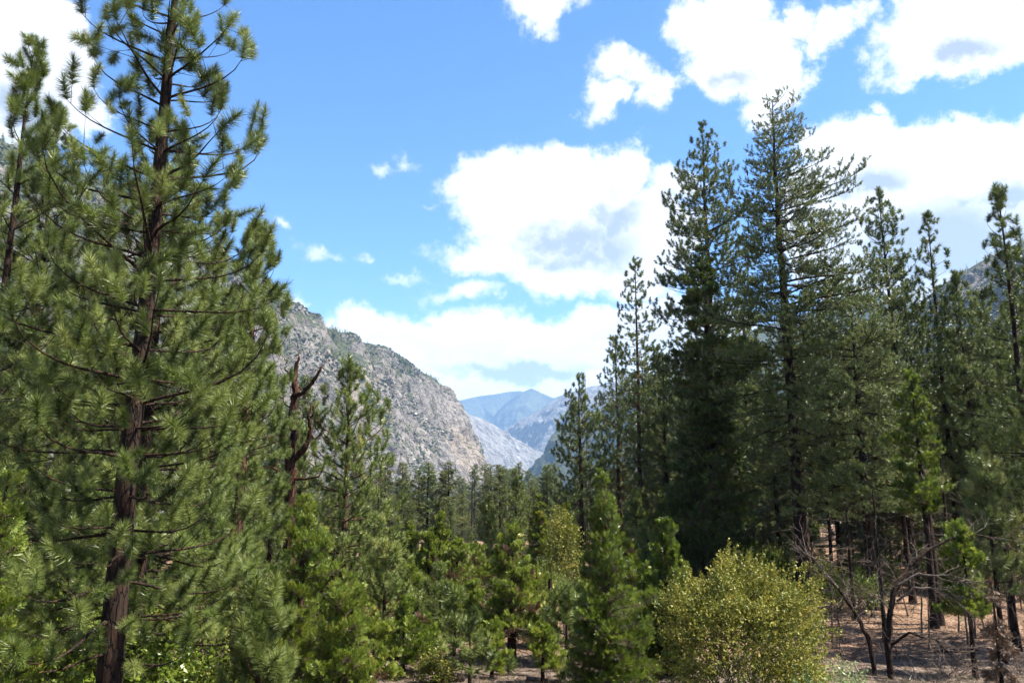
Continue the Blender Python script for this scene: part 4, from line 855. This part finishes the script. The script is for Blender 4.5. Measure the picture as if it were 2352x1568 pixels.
# ------------------------------------------------------------------ forest behind: individuals that share their meshes
def far_variant(seed, kind):
    rng = np.random.default_rng(seed); H = 20.0; line = trunk_line(H, (0, 0), rng, wob=.008)
    V, T = tube(np.concatenate([[line[0] - (0, 0, 1)], line]), np.concatenate([[.3], .26 * (1 - np.linspace(0, 1, 14) * .93)]), 7); parts = [(V, T)]
    pos_, axs, tn = [], [], []
    base = {'pine': 6.0, 'sparse': 9.0, 'fir': 2.5, 'low': 1.0}[kind]; Rm = {'pine': 2.3, 'sparse': 1.9, 'fir': 2.1, 'low': 2.4}[kind]; z = H - .2
    while z > base:
        q = (H - z) / (H - base); Rr = (.25 + Rm * q ** .62 * (1 - .25 * q)); m = rng.integers(4, 7)
        for b in range(m):
            if rng.random() < (.3 if kind == 'sparse' else .1): continue
            ph = rng.uniform(0, 6.28); L = Rr * rng.uniform(.55, 1.2); e = R((45 if kind != 'fir' else 15) * (1 - q) - 6 + rng.normal(0, 8)); d = np.array((math.cos(ph) * math.cos(e), math.sin(ph) * math.cos(e), math.sin(e))); o = np.array([np.interp(z, line[:, 2], line[:, c]) for c in range(3)])
            k = max(3, int(L * 6.5)); f = rng.uniform(.25, 1.02, k); f[0] = 1
            pos_.append(o + d * L * f[:, None] + (0, 0, .25) * f[:, None] ** 2 * L * .5 + rng.normal(0, .16, (k, 3))); axs.append(unit(d + rng.normal(0, .5, (k, 3)) + (0, 0, .5))); tn.append(np.full(k, rng.normal(.4, .15)))
            parts.append(sticks(o, o + d * L * .9, .035, .012))
        z -= rng.uniform(.34, .66)
    for k in range(22 if kind in ('pine', 'sparse') else 6):
        z = rng.uniform(1.5, base + 2); a = rng.uniform(0, 6.28); o = np.array((line[0][0], line[0][1], z)); parts.append(sticks(o, o + np.array((math.cos(a), math.sin(a), rng.uniform(-.4, .1))) * rng.uniform(.5, 1.8), .025, .01))
    V, T = cat(parts); tm_ = mesh('far_trunk', V, T, M_DARKBARK)
    t5 = [brush_template(rng, 14, .26, .32 if kind != 'fir' else .27, .07) for _ in range(5)]; n = sum(len(a) for a in pos_)
    V, T, ti = place(t5, np.concatenate(pos_), np.concatenate(axs), rng.uniform(.8, 1.2, n), rng, np.concatenate(tn) + rng.normal(0, .08, n)); COUNT['far'] = COUNT.get('far', 0) + len(T)
    return tm_, mesh('far_crown', V, T, M_FAR if kind != 'low' else M_PINE2, np.clip(ti, 0, 1))
VAR = [far_variant(900 + k, kd) for k, kd in enumerate(['pine', 'sparse', 'fir', 'pine', 'fir', 'low', 'sparse', 'low', 'low'])]
def far_tree(name, label, group, x, y, H, k, rng, fat=1.0):
    label = '%s %s %s %s' % ('tall' if H > 17 else 'short' if H < 8 else 'medium-sized', SHAPE[k], label, where(x, y))
    t = thing(name, label, 'tree', (x, y, float(gz(x, y))), group); t.rotation_euler = (0, 0, rng.uniform(0, 6.28)); s = H / 20; w = s * rng.uniform(.85, 1.25) * fat; t.scale = (w, w, s)
    link('trunk', VAR[k][0], t); link('crown', VAR[k][1], t)
rg = np.random.default_rng(31)
for k in range(275):
    y = 75 + 380 * rg.random() ** 1.2; u = rg.uniform(640, 1530); x = (u - 1176) / FPX * y; zt = float(at(u, rg.uniform(1062, 1165) if y > 90 else rg.uniform(1150, 1250), y)[2]); H = zt - float(gz(x, y))
    far_tree('valley_conifer', 'conifer in the valley forest', 'valley conifers below the cliff', x, y, float(np.clip(H, 5, 30)), [0, 2, 2, 4, 4, 5, 3, 8][rg.integers(0, 8)], rg, 1.45)
for k in range(80):
    y = rg.uniform(58, 115); u = rg.uniform(1440, 2480); x = (u - 1176) / FPX * y; zt = float(at(u, rg.uniform(760, 1010), y)[2]); H = zt - float(gz(x, y))
    far_tree('background_pine', 'shaded pine in the right hand stand', 'pines behind the right hand trees', x, y, H, [0, 5, 3, 2, 4][rg.integers(0, 5)], rg, 1.3)
for k in range(30):
    y = rg.uniform(36, 80); u = rg.uniform(-120, 700); x = (u - 1176) / FPX * y; zt = float(at(u, rg.uniform(760, 1060), y)[2]); H = zt - float(gz(x, y))
    far_tree('background_pine', 'shaded pine in the left grove', 'pines behind the left grove', x, y, H, [0, 3, 5, 2][rg.integers(0, 4)], rg)
UNDER = [(30, 1560, 2460, 46, 66, 1170, 1255, 'shaded small conifer among the burnt trunks', 'small conifers among the burnt trunks'), (46, 640, 1560, 52, 110, 1190, 1290, 'young conifer beyond the clearing', 'young conifers behind the clearing'),
         (44, 1450, 2480, 66, 120, 1100, 1230, 'small conifer between the right hand trunks', 'small conifers behind the right hand trunks'),
         (30, -120, 680, 26, 60, 1050, 1330, 'small conifer between the left trunks', 'small conifers behind the left grove')]
for n, u0, u1, y0, y1, v0, v1, lb, gp in UNDER:
    for k in range(n):
        y = rg.uniform(y0, y1); u = u0 + (u1 - u0) * (k + rg.random()) / n; x = (u - 1176) / FPX * y; H = float(at(u, rg.uniform(v0, v1), y)[2]) - float(gz(x, y))
        far_tree('young_conifer', lb, gp, x, y, max(H, 2.0), [5, 2, 7, 8][rg.integers(0, 4)], rg, 1.9)
print('TRIS', COUNT, sum(len(m.polygons) for m in bpy.data.meshes))
